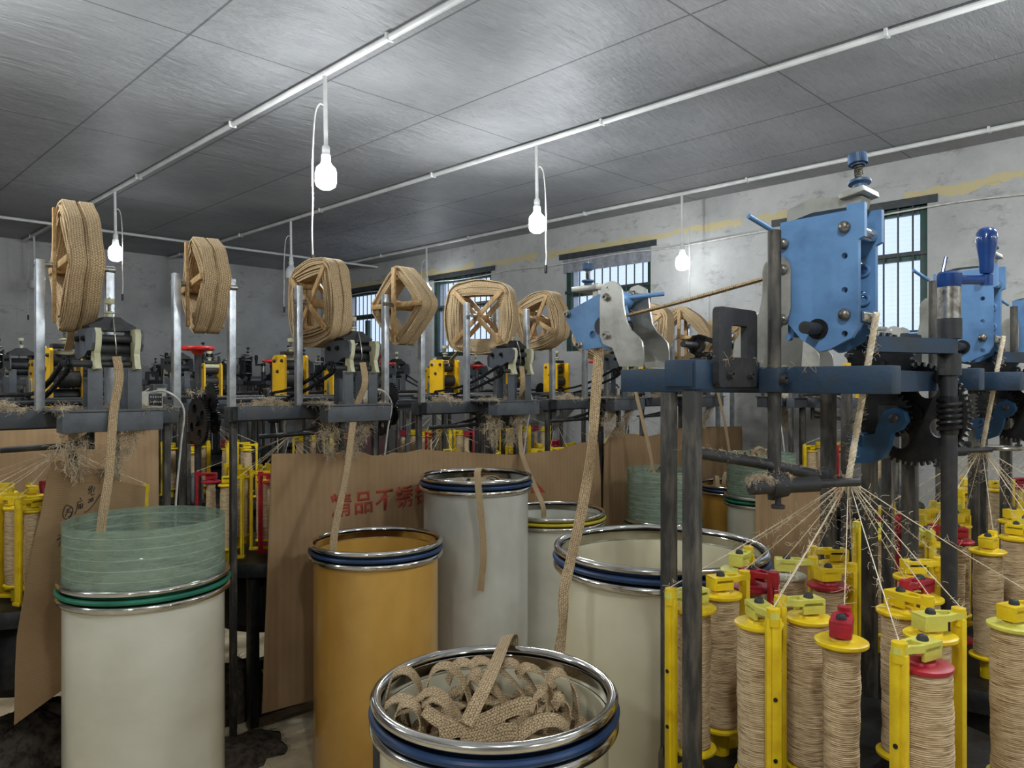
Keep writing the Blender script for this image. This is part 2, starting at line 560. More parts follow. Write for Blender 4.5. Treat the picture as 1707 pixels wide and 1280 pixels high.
# planes: XFACE turns plate-local (x, y, z) into world (y -> along Y, z -> up), normal along X, and so on
def face_x(x, oy=0.0, oz=0.0):
    return Matrix(((0, 0, 1, x), (1, 0, 0, oy), (0, 1, 0, oz), (0, 0, 0, 1)))
def face_y(y, ox=0.0, oz=0.0):
    return Matrix(((1, 0, 0, ox), (0, 0, -1, y), (0, 1, 0, oz), (0, 0, 0, 1)))
# ---------------------------------------------------------------- the room
CEIL = 3.3
XW, YB = 6.1, 10.3             # window wall and back wall
XL, YF = -4.0, -5.0            # the walls behind the camera
def struct(o, label, cat):
    return tag(o, label, cat, kind='structure')
struct(MB().box(((XL + XW) / 2, (YF + YB) / 2, -0.06), (XW - XL + .5, YB - YF + .5, 0.12)).build('floor', 'concrete'), 'dusty beige concrete floor under the machines', 'floor')
struct(MB().box(((XL + XW) / 2, (YF + YB) / 2, CEIL + 0.05), (XW - XL + .5, YB - YF + .5, 0.1)).build('ceiling', 'foil'), 'low ceiling of crinkled silver foil panels with dark seams', 'ceiling')
WIN = [(1.74, 2.88), (4.19, 5.30), (6.45, 7.56), (8.55, 9.66)]
WZ = (1.95, 2.94)
holes = [[(a, WZ[0]), (b, WZ[0]), (b, WZ[1]), (a, WZ[1])] for a, b in WIN]
struct(MB().plate([(YF - .25, 0), (YB + .25, 0), (YB + .25, CEIL), (YF - .25, CEIL)], 0.24, face_x(XW + .12), holes).build('wall_right', 'plaster', smooth=0), 'stained white plaster wall with barred windows', 'wall')
struct(MB().box(((XL + XW) / 2, YB + .12, CEIL / 2), (XW - XL, .24, CEIL)).build('wall_back', 'plaster'), 'bare grey plaster wall at the far end of the hall', 'wall')
struct(MB().box((XL - .12, (YF + YB) / 2, CEIL / 2), (.24, YB - YF + .48, CEIL)).build('wall_left', 'plaster'), 'plain plaster wall beside the camera', 'wall')
struct(MB().box(((XL + XW) / 2, YF - .12, CEIL / 2), (XW - XL, .24, CEIL)).build('wall_front', 'plaster'), 'plain plaster wall behind the camera', 'wall')
wl = ['first barred window from the right, behind the big blue machine head', 'barred window with a grey cloth valance along its top', 'barred window behind the face-on square tape reel', 'farthest barred window, next to the back wall corner']
for i, (a, b) in enumerate(WIN):
    w = thing('window_%d' % (i + 1), wl[i], 'window', (XW + .1, a, WZ[0]))
    tag(w, kind='structure')
    o = Vector((XW + .1, a, WZ[0]))
    zt = WZ[0] + (WZ[1] - WZ[0]) * 0.62
    x = XW + .06
    mb = MB(o)
    for yy in (a + .03, b - .03):
        mb.box((x, yy, (WZ[0] + WZ[1]) / 2), (.05, .06, WZ[1] - WZ[0] - .004), bev=.004)
    for zz in (WZ[0] + .03, zt, WZ[1] - .03):
        mb.box((x, (a + b) / 2, zz), (.048, b - a - .125, .055))
    mb.box((x, (a + b) / 2, (WZ[0] + zt) / 2), (.045, .07, zt - WZ[0] - .09))
    mb.build('frame', 'win_green', w)
    MB(o).box((x + .035, (a + b) / 2, (WZ[0] + WZ[1]) / 2), (.006, b - a - .01, WZ[1] - WZ[0] - .01)).build('pane', 'glass', w)
    n = 11
    for k in range(1, n):
        yy = a + (b - a) * k / n
        MB(o).cyl((XW + .015, yy, WZ[0] + .001), (XW + .015, yy, WZ[1] - .001), .007, 6).build('security_bar', 'iron_bar', w)
    MB(o).box((XW + .015, (a + b) / 2, zt + .02), (.012, b - a, .03)).build('crossbar', 'iron_bar', w)
    MB(o).box((XW + .1, (a + b) / 2, WZ[1] + .03), (.22, b - a + .14, .06)).build('lintel', 'iron_bar', w)
    if i == 1:
        mb = MB(o)
        pts = [(XW - .014 + .006 * math.sin(k * 1.3), a + (b - a + .02) * k / 40 - .01) for k in range(41)]
        vs = [[mb.bm.verts.new((p[0] + dx, p[1], z)) for dx in (0, .004)] for p in pts for z in (WZ[1] - .005, WZ[1] - .15)]
        for k in range(40):
            t0, b0, t1, b1 = vs[2 * k], vs[2 * k + 1], vs[2 * k + 2], vs[2 * k + 3]
            mb.bm.faces.new((t0[0], b0[0], b1[0], t1[0])); mb.bm.faces.new((t0[1], t1[1], b1[1], b0[1]))
            mb.bm.faces.new((t0[0], t1[0], t1[1], t0[1])); mb.bm.faces.new((b0[0], b0[1], b1[1], b1[0]))
        for q in (0, 40):
            mb.bm.faces.new((vs[2 * q][0], vs[2 * q][1], vs[2 * q + 1][1], vs[2 * q + 1][0]))
        mb.build('valance', 'cloth', w)

# conduits under the ceiling, the lamps on them and the cable on the window wall
PIPES = [(2.14, 'white conduit pipe across the ceiling, carrying the brightest lamp'), (3.8, 'white conduit pipe along the middle of the ceiling, carrying two of the lamps'),
         (5.72, 'white conduit pipe nearest the window wall'), (0.4, 'white conduit pipe above the camera'), (-1.3, 'white conduit pipe behind the camera')]
for x, lab in PIPES:
    mb = MB((x, 0, CEIL))
    mb.cyl((x, YF + .02, CEIL - .021), (x, YB - .02, CEIL - .021), .0165, 10)
    for k in range(9):
        y = YF + 1.1 + k * 1.72
        mb.box((x, y, CEIL - .02), (.05, .018, .038), bev=.004)
    o = tag(mb.build('conduit_pipe', 'pvc'), lab, 'pipe')
    o.location = (x, 0, CEIL)
o = tag(MB((0, 8.75, CEIL)).cyl((XL + .02, 8.75, CEIL - .058), (XW - .02, 8.75, CEIL - .058), .015, 10).build('conduit_pipe', 'pvc'), 'white conduit pipe running crosswise near the back wall', 'pipe')
o.location = (0, 8.75, CEIL)
mb = MB()
pts = [(XW - .03, YF + 1 + k * .5, 2.9 - .012 * math.sin(k * 2.1)) for k in range(30)]
tag(mb.tube(smooth_path(pts, 3), .0065, 6).build('wall_cable', 'cable_white'), 'white cable strung along the window wall across the window tops', 'cable')
mb = MB()
mb.tube(smooth_path([(XW - .012, .75, 2.9), (XW - .02, .7, 2.86), (XW - .012, .35, 2.72), (XW - .012, .33, 2.5), (XW - .012, .33, 2.0), (XW - .012, .33, 1.2)], 6), .008, 6)
tag(mb.build('wall_cable', 'cable_white'), 'white cable dropping down the window wall behind the blue handles', 'cable')

def lamp(x, y, lit, label, cord=1, hang=0.34, cordend=2.3, group=None):
    t = thing('pendant_lamp', label, 'lamp', (x, y, CEIL - .03), group=group)
    z0 = CEIL - .038
    zs = z0 - hang                       # top of the socket
    o = (x, y, CEIL - .03)
    MB(o).cyl((x, y, z0), (x + .006, y, zs), .0115, 10).build('stem', 'pvc', t)
    MB(o).lathe([(0, 0), (.014, 0), (.021, -.012), (.021, -.05), (.025, -.055), (.025, -.085), (0, -.085)], 16, Matrix.Translation((x + .006, y, zs))).build('socket', 'pvc', t)
    MB(o).lathe([(0, -.085), (.021, -.085), (.03, -.105), (.05, -.125), (.0565, -.15), (.0565, -.2), (.05, -.222), (.03, -.236), (0, -.24)], 20, Matrix.Translation((x + .006, y, zs))).build('bulb', ('bulb_on' if lit == 1 else 'bulb_dim') if lit else 'bulb_off', t)
    s = cord
    ox, oy = .707 * s, -.707 * s
    pts = [(x, y, z0 - .16), (x + .03 * ox, y + .03 * oy, z0 - .15), (x + .055 * ox, y + .055 * oy, z0 - .22), (x + .068 * ox, y + .068 * oy, zs - .1),
           (x + .066 * ox, y + .066 * oy, zs - .3), (x + .07 * ox, y + .07 * oy, (zs - .3 + cordend) / 2), (x + .066 * ox, y + .066 * oy, cordend + .03)]
    c = MB(o).tube(smooth_path(pts, 6), .0042, 6).build('pull_cord', 'cable_white', t)
    e = Vector((x + .066 * ox, y + .066 * oy, cordend))
    MB(o).box(e, (.018, .018, .06), bev=.007).build('switch', 'rubber', c)
    return t
lamp(2.14, 3.57, True, 'lit bulb lamp with the longest pull cord, hanging in front of a tape reel', -1, .37, 2.27)
lamp(2.14, 7.0, 2, 'lit bulb lamp between the two diamond-turned reels, before the grey back wall', 1, .36, 2.35)
lamp(2.14, 9.75, False, 'unlit bulb lamp close to the back wall, farthest along the left pipe', -1, .36, 2.35)
lamp(3.8, 3.56, True, 'lit bulb lamp over the square face-on reel, its cord ending before the plaster wall', 1, .37, 2.4)
lamp(3.8, 7.0, False, 'unlit bulb lamp just behind the square reel beside the long pull cord', -1, .36, 2.36)
lamp(3.8, 9.75, False, 'unlit bulb lamp before the back wall, right of the second diamond-turned reel', 1, .36, 2.35)
lamp(5.72, 3.6, 2, 'lit bulb lamp in front of the plaster between the two nearest windows', 1, .42, 2.1)
lamp(5.72, 7.2, 2, 'lit bulb lamp beside the window, behind the diamond reel with a crossbar', -1, .36, 2.3)
for x, y in ((5.72, .1), (5.72, -3.2), (3.8, .1), (2.14, .1), (.4, 3.5), (.4, .1), (-1.3, 3.5), (-1.3, .1), (.4, -3.2), (2.14, -3.2), (3.8, -3.2)):
    lamp(x, y, 2 if x > 5 else 1, 'lit bulb lamp on the ceiling conduits around the camera', 1, .36, 2.3, "lamps around the camera")
# ---------------------------------------------------------------- sliver cans (the big drums the tape falls into)
def can(label, cat_loc, D, H, body, ring, sleeve=None, wall=.004):
    x, y = cat_loc
    t = thing('tape_can', label, 'drum', (x, y, 0))
    R = D / 2
    r = R - .02
    b = MB().lathe([(0, .012), (r - .006, .012), (r - .006, H - .05), (r, H - .05), (r, .02), (r - .01, .0), (0, 0)], 72).build('body', body, t)
    # stainless rim: rolled top lip, band, rolled lower bead
    def bead(R0, z0, rr, a0, a1, n=8):
        return [(R0 + rr * math.cos(a0 + (a1 - a0) * k / n), z0 + rr * math.sin(a0 + (a1 - a0) * k / n)) for k in range(n + 1)]
    prof = bead(R - .011, H - .011, .011, PI, -PI / 2) + [(R - .014, H - .028)] + [(R - .014, H - .046)] + bead(R - .011, H - .062, .0125, PI / 2, -PI / 2) + [(r + .001, H - .08), (r + .001, H - .03), (R - .022, H - .02)]
    MB().lathe(prof, 96).build('rim', 'chrome', t)
    MB().torus((0, 0, H - .037), R - .0055, .0085, 72, 10).build('rubber_ring', ring, t)
    if sleeve:
        z0, z1, rs = sleeve
        MB().lathe([(rs, z0), (rs, z1), (rs - .003, z1), (rs - .003, z0), (rs, z0)], 72).build('clear_sleeve', 'acrylic', t)
    return t
can('white drum with a green ring and a tall clear green sleeve on top', (.96, 2.80), .56, .935, 'can_white', 'ring_green', (.89, 1.126, .2615))
can('amber drum with a blue ring in front of the printed cardboard', (1.835, 2.648), .56, .946, 'can_amber', 'ring_blue')
can('tall grey-white drum with a tape end hanging down its front', (2.463, 2.712), .55, 1.16, 'can_grey', 'ring_blue')
can('white drum with a yellow ring behind the tall grey-white drum', (3.09, 2.78), .60, .905, 'can_white', 'ring_yellow')
can('large cream drum with a blue ring beside the dark frame posts', (1.94, 1.30), .65, 1.11, 'can_cream', 'ring_blue')
can('cream drum in front, filled to the rim with folded jute tape', (1.05, 1.10), .50, .985, 'can_cream', 'ring_blue')
can('short drum with a wide hazy green sleeve behind the two posts', (4.10, 2.72), .50, .74, 'can_white', 'ring_green', (.69, 1.055, .232))
can('amber drum with thin loops of tape above its rim, far behind the posts', (5.10, 2.72), .60, .87, 'can_amber', 'ring_blue')
can('drum with a clear sleeve heaped with tape near the window wall', (4.5, 2.25), .46, .90, 'can_white', 'ring_green', (.85, 1.16, .212))

# ---------------------------------------------------------------- tape reels
def rsq(a, c, n=9, sag=.006):
    """rounded square outline: half size a, corner radius c"""
    out = []
    for q, (sx, sy) in enumerate(((1, 1), (-1, 1), (-1, -1), (1, -1))):
        cx, cy = sx * (a - c), sy * (a - c)
        for k in range(n):
            an = q * PI / 2 + PI / 2 * k / (n - 1)
            out.append((cx + c * math.cos(an), cy + c * math.sin(an)))
        # a slightly sagging straight side
        nx, ny = ((0, 1), (-1, 0), (0, -1), (1, 0))[q]
        m0 = out[-1]
        tx, ty = (-ny, nx)
        L = 2 * (a - c)
        for k in (1, 2, 3, 4):
            f = k / 5
            out.append((m0[0] + tx * L * f + nx * sag * math.sin(PI * f), m0[1] + ty * L * f + ny * sag * math.sin(PI * f)))
    return out
def reel(label, loc, size, ang, wob=0.0, layers=12, cols=(-.0245, .0245), tw=.05, inner=.60, corner=.36, sag=.012):
    t = thing('tape_reel', label, 'reel', loc)
    t.rotation_euler = (ang, 0, wob)
    rnd = random.Random(int(size * 1e4) + int(loc[0] * 100))
    a1 = size / 2
    a0 = a1 * inner
    mb = MB()
    for cx in cols:
        for k in range(layers):
            f = k / (layers - 1)
            a = a0 + (a1 - a0) * f
            c = a * (.10 + corner * f)
            jx = cx + rnd.uniform(-.008, .008)
            jw = tw * rnd.uniform(.93, 1.04) * (1 - .12 * f ** 3)
            pts = [(jx + .002 * math.sin(i * .9 + k), p[0] * rnd.uniform(.992, 1.008), p[1]) for i, p in enumerate(rsq(a - sag * f, c, 9, .003 + sag * f))]
            mb.ribbon(pts, (1, 0, 0), jw, (a1 - a0) / (layers - 1) * .8, closed=True, v0=k * .37)
    mb.build('winding', 'reel_tape', t, smooth=50)
    wid = max(cols) + tw / 2 + .006
    for sx in (-1, 1):
        for q in range(2):
            x = sx * (wid + (.014 if q else 0) * 1.0)
            d = a0 * 1.25
            v = Vector((0, d, d if q else -d))
            rot = Matrix.Rotation(PI / 4 if q else -PI / 4, 4, 'X')
            MB().box((x, 0, 0), (.012, 2.05 * d * 1.30, .026), rot=None, bev=.002, mat=Matrix.Translation((0, 0, 0)) @ rot).build('spoke_slat', 'wood', t)
    for sy, sz in ((1, 1), (1, -1), (-1, 1), (-1, -1)):
        MB().box((0, sy * (a0 - .016), sz * (a0 - .016)), (2 * wid - .012, .022, .022), (Vector((1, 0, 0)), PI / 4), bev=.003).build('corner_bar', 'wood', t)
    MB().cyl((-.135, 0, 0), (.135, 0, 0), .011, 12).build('axle', 'bolt', t)
    MB().cyl((-.05, 0, 0), (.05, 0, 0), .024, 14).build('hub', 'wood', t)
    return t
REELY = 3.18
reels = [(.834, 2.045, .43, 45, -6, 'big round-cornered jute tape reel turned on its point, seen almost edge-on'),
         (1.325, 2.02, .36, 40, -9, 'jute tape reel turned on its point, behind the red handwheel, seen edge-on'),
         (1.88, 1.985, .41, -6, 0, 'square jute tape reel hanging beside the long white pull cord'),
         (2.376, 2.01, .325, 45, 4, 'diamond-turned jute tape reel with a wooden bar across its middle'),
         (2.93, 1.985, .42, 1, 24, 'square jute tape reel seen full face, galvanised post before its left side'),
         (3.45, 1.995, .345, -17, 3, 'tilted square jute tape reel just left of the blue nip head')]
reels += [(4.03, 1.96, .38, 30, 0, 'jute tape reel mostly hidden behind the blue nip head'), (4.56, 1.98, .42, 12, 0, 'jute tape reel seen past the right edge of the blue nip head'),
          (5.06, 1.96, .42, 45, 10, 'jute tape reel seen under the long taut tape, right of the blue nip head'),
          (5.72, 1.95, .40, 5, 0, 'jute tape reel seen through the window of the black bracket, farthest in the row')]
for x, z, sz, a, w, lab in reels:
    reel(lab, (x, REELY, z), sz, math.radians(a), math.radians(w), 9 if sz == .325 else 12, inner=.72 if sz == .325 else .6, corner=.2 if sz == .325 else .36, sag=.004 if sz == .325 else .012)

# ---------------------------------------------------------------- yarn bobbins on their carriers (origin: on the braiding deck)
BH = .355
def bobbin(kind, flange, frame, wr, lowdetail=False):
    """kind of bobbin: flange and frame colour, winding radius"""
    t = thing('yarn_bobbin', None, 'bobbin')
    rnd = random.Random(int(wr * 1e4))
    sg = 14 if lowdetail else 28
    prof = [(0, .066)]
    n = 24 if lowdetail else 162
    for k in range(n + 1):
        z = .066 + (.350 - .066) * k / n
        e = min(1, (k + 1) / 5, (n - k + 1) / 5)
        r = wr * (.90 + .1 * e) + (.0008 if k % 2 else -.0008) + rnd.uniform(-.0004, .0004) + .0006 * math.sin(k * .17) + .0012 * math.sin(k * .041 + wr * 90)
        prof.append((r, z))
    prof.append((0, .350))
    MB().lathe(prof, sg).build('yarn_winding', 'winding', t, smooth=60)
    fl = [(0, -.005), (.044, -.005), (.047, -.002), (.047, .003), (.044, .005), (.022, .005), (.02, .009), (0, .009)]
    MB().lathe(fl, sg, Matrix.Translation((0, 0, .0605))).build('flange', frame if flange == 'red' else flange, t)
    MB().lathe(fl, sg, Matrix.Translation((0, 0, .3555))).build('flange', flange, t)
    mb = MB()
    mb.cyl((0, 0, .0), (0, 0, .054), .02, 12)
    mb.box((.03, 0, .02), (.09, .034, .014), bev=.003)
    if not lowdetail:
        mb.build('base', frame, t)
        mb = MB()
    mb.box((.062, 0, .2), (.011, .030, .372), bev=.0025)
    mb.box((.0685, .0, .2), (.006, .012, .36), bev=.001)
    mb.cyl((.062, 0, .372), (.062, 0, .405), .0125, 14)
    if not lowdetail:
        mb.build('post', frame, t)
        mb = MB()
    arm = [(-.026, -.019), (.03, -.019), (.05, -.011), (.0625, -.0125), (.072, -.009), (.0755, 0), (.072, .009), (.0625, .0125), (.05, .011), (.03, .019), (-.026, .019)]
    mb.plate(arm, .012, Matrix.Translation((0, 0, .392)), [[(.016, -.011), (.028, -.011), (.042, -.004), (.042, .004), (.028, .011), (.016, .011)]] if not lowdetail else ())
    mb.box((-.021, 0, .381), (.012, .036, .024), bev=.002)
    mb.box((.0, .0155, .381), (.045, .007, .024), bev=.002)
    mb.box((.0, -.0155, .381), (.045, .007, .024), bev=.002)
    mb.build('carrier' if lowdetail else 'top_arm', 'pale_yellow' if frame == 'yellow' and not lowdetail and rnd.random() < .7 else frame, t)
    if not lowdetail:
        MB().lathe([(.0095, -.001), (.0095, .003), (.007, .008), (0, .0105)], 12, Matrix.Translation((0, 0, .3985))).build('cap_bolt', 'dark', t)
        for z in (.12, .235):
            MB().cyl((.0715, 0, z), (.0735, 0, z), .0042, 10).build('rivet', 'black', t)
    return t
KINDS = {}
def bob(flange, frame, wr, low=False):
    k = (flange, frame, wr, low)
    if k not in KINDS:
        KINDS[k] = (bobbin('', flange, frame, wr, low), [False])
    src, used = KINDS[k]
    if not used[0]:
        used[0] = True
        return src
    return copy_tree(src, skip=('yarn_end', 'lint'))
DECK = .77
def place_bobbin(x, y, ang, flange, frame, wr, label, group, apex, low=False, yarn_r=.001):
    t = bob(flange, frame, wr, low)
    t.location = (x, y, DECK)
    t.rotation_euler = (0, 0, ang)
    t['label'] = label
    if group:
        t['group'] = group
    elif 'group' in t:
        del t['group']
    if apex is not None:
        Mi = (Matrix.Translation((x, y, DECK)) @ Matrix.Rotation(ang, 4, 'Z')).inverted()
        a = Mi @ Vector(apex)
        p = Vector((.064, 0, .408))
        ends = [p, p.lerp(a, .33) - Vector((0, 0, .004)), p.lerp(a, .66) - Vector((0, 0, .004)), a]
        mb = MB().tube(ends, yarn_r, 5)
        if not low:
            mb.fibres([p.lerp(a, f / 30) for f in range(31)], 46, .02, .0003, random.Random(int(abs(x * y) * 1e5)), .1)
        mb.build('yarn_end', 'yarn', t)
    return t

# first machine on the right: bobbins as they stand in the photograph (lateral, distance, post direction, flange, frame, winding radius)
def LD(lat, d):
    return ((lat + d) / R2, (d - lat) / R2)
RT, LT, FR, BK = -PI / 4, 3 * PI / 4, -3 * PI / 4, PI / 4
ring = [
 (.385, 1.582, LT + .5, 'yellow', 'yellow', .034, 'yarn bobbin with yellow top directly behind the nearer dark frame post'),
 (.470, 1.683, RT + .3, 'yellow', 'yellow', .040, 'full yarn bobbin with its yellow post on the right, beside the dark frame posts'),
 (.580, 1.905, RT + .9, 'pale_yellow', 'yellow', .034, 'yarn bobbin with pale top nearest the cream drum rim'),
 (.562, 1.745, FR + .5, 'red', 'red', .022, 'nearly empty yarn bobbin with red top and red post, close to the cream drum'),
 (.680, 1.850, RT - .2, 'white_plastic', 'yellow', .043, 'full yarn bobbin with an off-white top plate'),
 (.489, 1.478, FR + .1, 'yellow', 'yellow', .041, 'full yarn bobbin with its broad yellow post facing the camera'),
 (.600, 1.512, LT + .2, 'yellow', 'yellow', .043, 'fat yarn bobbin with its yellow arm reaching left over its top'),
 (.745, 1.760, RT + .2, 'red', 'yellow', .033, 'yarn bobbin with a red top plate under a yellow arm, at the back centre'),
 (.850, 1.960, LT, 'yellow', 'yellow', .036, 'yarn bobbin with yellow top farthest back behind the gathering yarns'),
 (.606, 1.374, BK - .5, 'yellow', 'red', .031, 'slim yarn bobbin with yellow top plate, red arm and red post'),
 (.693, 1.261, LT + .5, 'red', 'yellow', .0455, 'fattest yarn bobbin with a red top plate and a yellow arm, frontmost'),
 (.788, 1.407, RT + .2, 'yellow', 'yellow', .034, 'yarn bobbin with yellow post on its right, behind the fattest bobbin'),
 (.810, 1.557, FR + .4, 'yellow', 'yellow', .036, 'yarn bobbin with yellow top and front post below the dark worm shaft'),
 (.905, 1.655, LT + .6, 'yellow', 'red', .038, 'yarn bobbin with a long red arm across its yellow top'),
 (.985, 1.830, RT, 'yellow', 'yellow', .036, 'yarn bobbin with yellow arm half hidden behind the red-armed one'),
 (.985, 1.465, RT + .4, 'pale_yellow', 'yellow', .040, 'yarn bobbin with pale yellow top at the right edge of the frame'),
]
C1 = (1.573, .60)
APEX1 = (1.575, .597, 1.405)
for lat, d, a, fl, fr, wr, lab in ring:
    x, y = LD(lat, d)
    place_bobbin(x, y, a, fl, fr, wr, lab, None, APEX1)
rel = [(LD(r[0], r[1])[0] - C1[0], LD(r[0], r[1])[1] - C1[1], r[2]) for r in ring]
PITCH = 1.05
rr = random.Random(3)
cyc = [('yellow', 'yellow', .040), ('yellow', 'yellow', .034), ('yellow', 'yellow', .043), ('red', 'red', .022), ('yellow', 'yellow', .036)]
for m, mname in ((1, 'second blue machine, beyond the worm gear'), (2, 'third blue machine, at the right edge')):
    for i, (dx, dy, a) in enumerate(rel):
        if m == 2 and i % 2: continue
        fl, fr, wr = cyc[(i * 2 + m) % 5]
        nm = 'red' if fl == 'red' else 'yellow'
        place_bobbin(C1[0] + m * PITCH + dx, C1[1] + dy, a + rr.uniform(-.5, .5), fl, fr, wr, '%s-topped yarn bobbin on the %s' % (nm, mname), '%s bobbins of the %s' % (nm, mname.split(',')[0]),
                     (APEX1[0] + m * PITCH, APEX1[1], 1.405), low=(m == 2))
# the row behind the drums faces the other way: its bobbins turn half round
ROW2 = [(.90, 'left machine behind the white drum'), (1.95, 'machine behind the amber drum'), (3.0, 'machine behind the grey-white drum'), (4.05, 'machine behind the green-sleeved drum'), (5.10, 'machine behind the far amber drum')]
Y2 = 3.60
for m, (vx, mname) in enumerate(ROW2):
    for i, (dx, dy, a) in enumerate(rel):
        if m >= 2 and i % 2: continue
        fl, fr, wr = cyc[(i * 3 + m) % 5]
        nm = 'red' if fl == 'red' else 'yellow'
        place_bobbin(vx - dx, Y2 - dy, a + PI + rr.uniform(-.5, .5), fl, fr, wr, '%s-topped yarn bobbin on the grey %s' % (nm, mname), '%s bobbins of the grey %s' % (nm, mname), (vx, Y2, 1.33), low=True, yarn_r=.0011)
Y3 = 5.4
ROW3 = [1.24, 2.29, 3.34, 4.39, 5.44]
ord3 = ['first', 'second', 'third', 'fourth', 'fifth']
for m, vx in enumerate(ROW3):
    for i, (dx, dy, a) in enumerate(rel):
        if i % 3 == 2: continue
        if vx + dx > 5.95: continue
        fl, fr, wr = cyc[(i * 3 + m) % 5]
        nm = 'red' if fl == 'red' else 'yellow'
        place_bobbin(vx + dx, Y3 + dy, a + rr.uniform(-.5, .5), fl, fr, wr, 'small %s-topped yarn bobbin on the %s machine of the third row' % (nm, ord3[m]), '%s bobbins, %s machine of the third row' % (nm, ord3[m]), (vx, Y3, 1.33), low=True, yarn_r=.0013)

for i, (dx, dy, a) in enumerate(rel):
    if i % 2 == 0 and dx < .36:
        fl, fr, wr = cyc[(i * 3) % 5]
        nm = 'red' if fl == 'red' else 'yellow'
        place_bobbin(5.42 + dx, 2.0 + dy, a, fl, fr, wr, 'small %s-topped yarn bobbin on the grey machine under the window wall' % nm, '%s bobbins by the window wall' % nm, (5.42, 2.0, 1.33), low=True, yarn_r=.0013)
# ---------------------------------------------------------------- braiding machines
def S(o, name_mat=None):
    return o
def gear_mesh(mb, mat, r, teeth, t, nholes=4, hr=.2, hd=.55, depth=.009):
    holes = [circle(hd * r * math.cos(2 * PI * (k + .3) / nholes), hd * r * math.sin(2 * PI * (k + .3) / nholes), hr * r, 14) for k in range(nholes)] if nholes else []
    mb.plate(gear_outline(r, teeth, depth), t, mat, holes)
    mb.lathe([(0, -t * .5 - .012), (.2 * r, -t * .5 - .012), (.2 * r, t * .5 + .012), (0, t * .5 + .012)], 18, mat)
    return mb
def yz(pxs, x):
    """outline traced on the plane X = x"""
    return [tuple(on_x(px, py, x))[1:] for px, py in pxs]
def spring(mb, p0, p1, r, turns, wr):
    p0, p1 = Vector(p0), Vector(p1)
    d = p1 - p0
    q = d.to_track_quat('Z', 'Y').to_matrix()
    pts = []
    n = int(turns * 9)
    for i in range(n + 1):
        a = 2 * PI * turns * i / n
        pts.append(p0 + q @ Vector((r * math.cos(a), r * math.sin(a), d.length * i / n)))
    return mb.tube(pts, wr, 5)
def screw_set(t, org, p, tilt, mat, scale=1.0):
    """spring-loaded pressure screw: base cone, spring, knurled knob"""
    T = Matrix.Translation(Vector(p)) @ Matrix.Rotation(tilt, 4, Vector((1, -1, 0)).normalized()) @ Matrix.Scale(scale, 4)
    b = MB(org).lathe([(0, 0), (.012, 0), (.014, .018), (.022, .022), (.022, .027), (.009, .03), (0, .03)], 20, T).build('screw_seat', mat, t)
    mb = MB(org)
    mb.cyl(T @ Vector((0, 0, .03)), T @ Vector((0, 0, .09)), .004 * scale, 8)
    spring(mb, T @ Vector((0, 0, .031)), T @ Vector((0, 0, .062)), .0075 * scale, 6, .0016 * scale)
    mb.build('pressure_spring', 'bolt', b)
    mb = MB(org)
    mb.plate(gear_outline(.019, 26, .0012), .02, T @ Matrix.Translation((0, 0, .074)))
    mb.lathe([(0, .06), (.0135, .06), (.0135, .066), (0, .066)], 18, T)
    mb.build('knurled_knob', mat, b)
    return b
def bolt_at(org, p, n, r, mat, parent, name='bolt'):
    T = Matrix.Translation(Vector(p)) @ Vector(n).to_track_quat('Z', 'Y').to_matrix().to_4x4()
    return MB(org).lathe([(0, -.002), (r, -.002), (r, r * .7), (r * .86, r * 1.05), (r * .5, r * 1.3), (0, r * 1.36)], 14, T).build(name, mat, parent)
def hexbolt(org, p, n, r, mat, parent):
    T = Matrix.Translation(Vector(p)) @ Vector(n).to_track_quat('Z', 'Y').to_matrix().to_4x4()
    mb = MB(org)
    mb.lathe([(0, 0), (r * 1.35, 0), (r * 1.35, r * .25), (0, r * .25)], 14, T)
    mb.lathe([(0, r * .2), (r, r * .2), (r, r * 1.2), (r * .55, r * 1.2), (r * .5, r * .7), (0, r * .7)], 8, T)
    return mb.build('bolt', mat, parent)
def chain(org, p0, r0, p1, r1, x, parent, sag=.012, name='drive_chain', mat='black'):
    """roller chain round two sprockets in the plane X = x; p0, p1 are (y, z)"""
    p0, p1 = Vector(p0), Vector(p1)
    d = (p1 - p0).normalized()
    nrm = Vector((-d.y, d.x))
    path = []
    L = (p1 - p0).length
    N = max(6, int(L / .013))
    for k in range(N):
        f = k / N
        path.append(p0 + nrm * r0 + (p1 + nrm * r1 - p0 - nrm * r0) * f + Vector((0, -sag * math.sin(PI * f))))
    a0 = math.atan2(nrm.y, nrm.x)
    for k in range(6):
        a = a0 - PI * k / 5
        path.append(p1 + Vector((math.cos(a), math.sin(a))) * r1)
    for k in range(1, N):
        f = k / N
        path.append(p1 - nrm * r1 + (p0 - nrm * r0 - p1 + nrm * r1) * f + Vector((0, -sag * 1.6 * math.sin(PI * f))))
    for k in range(6):
        a = a0 + PI - PI * k / 5
        path.append(p0 + Vector((math.cos(a), math.sin(a))) * r0)
    mb = MB(org)
    n = len(path)
    for k in range(n):
        a, b = path[k], path[(k + 1) % n]
        if (b - a).length < 1e-5: continue
        an = math.atan2(b.y - a.y, b.x - a.x)
        m = (a + b) / 2
        off = .0045 if k % 2 else .0075
        R = Matrix.Translation((x, m.x, m.y)) @ Matrix.Rotation(an, 4, 'X')
        for s in (-off, off):
            mb.box((s, 0, 0), ((.0018), (b - a).length * 1.45, .011), mat=R)
        mb.cyl((x - .0085, a.x, a.y), (x + .0085, a.x, a.y), .0042, 6)
    return mb.build(name, mat, parent)
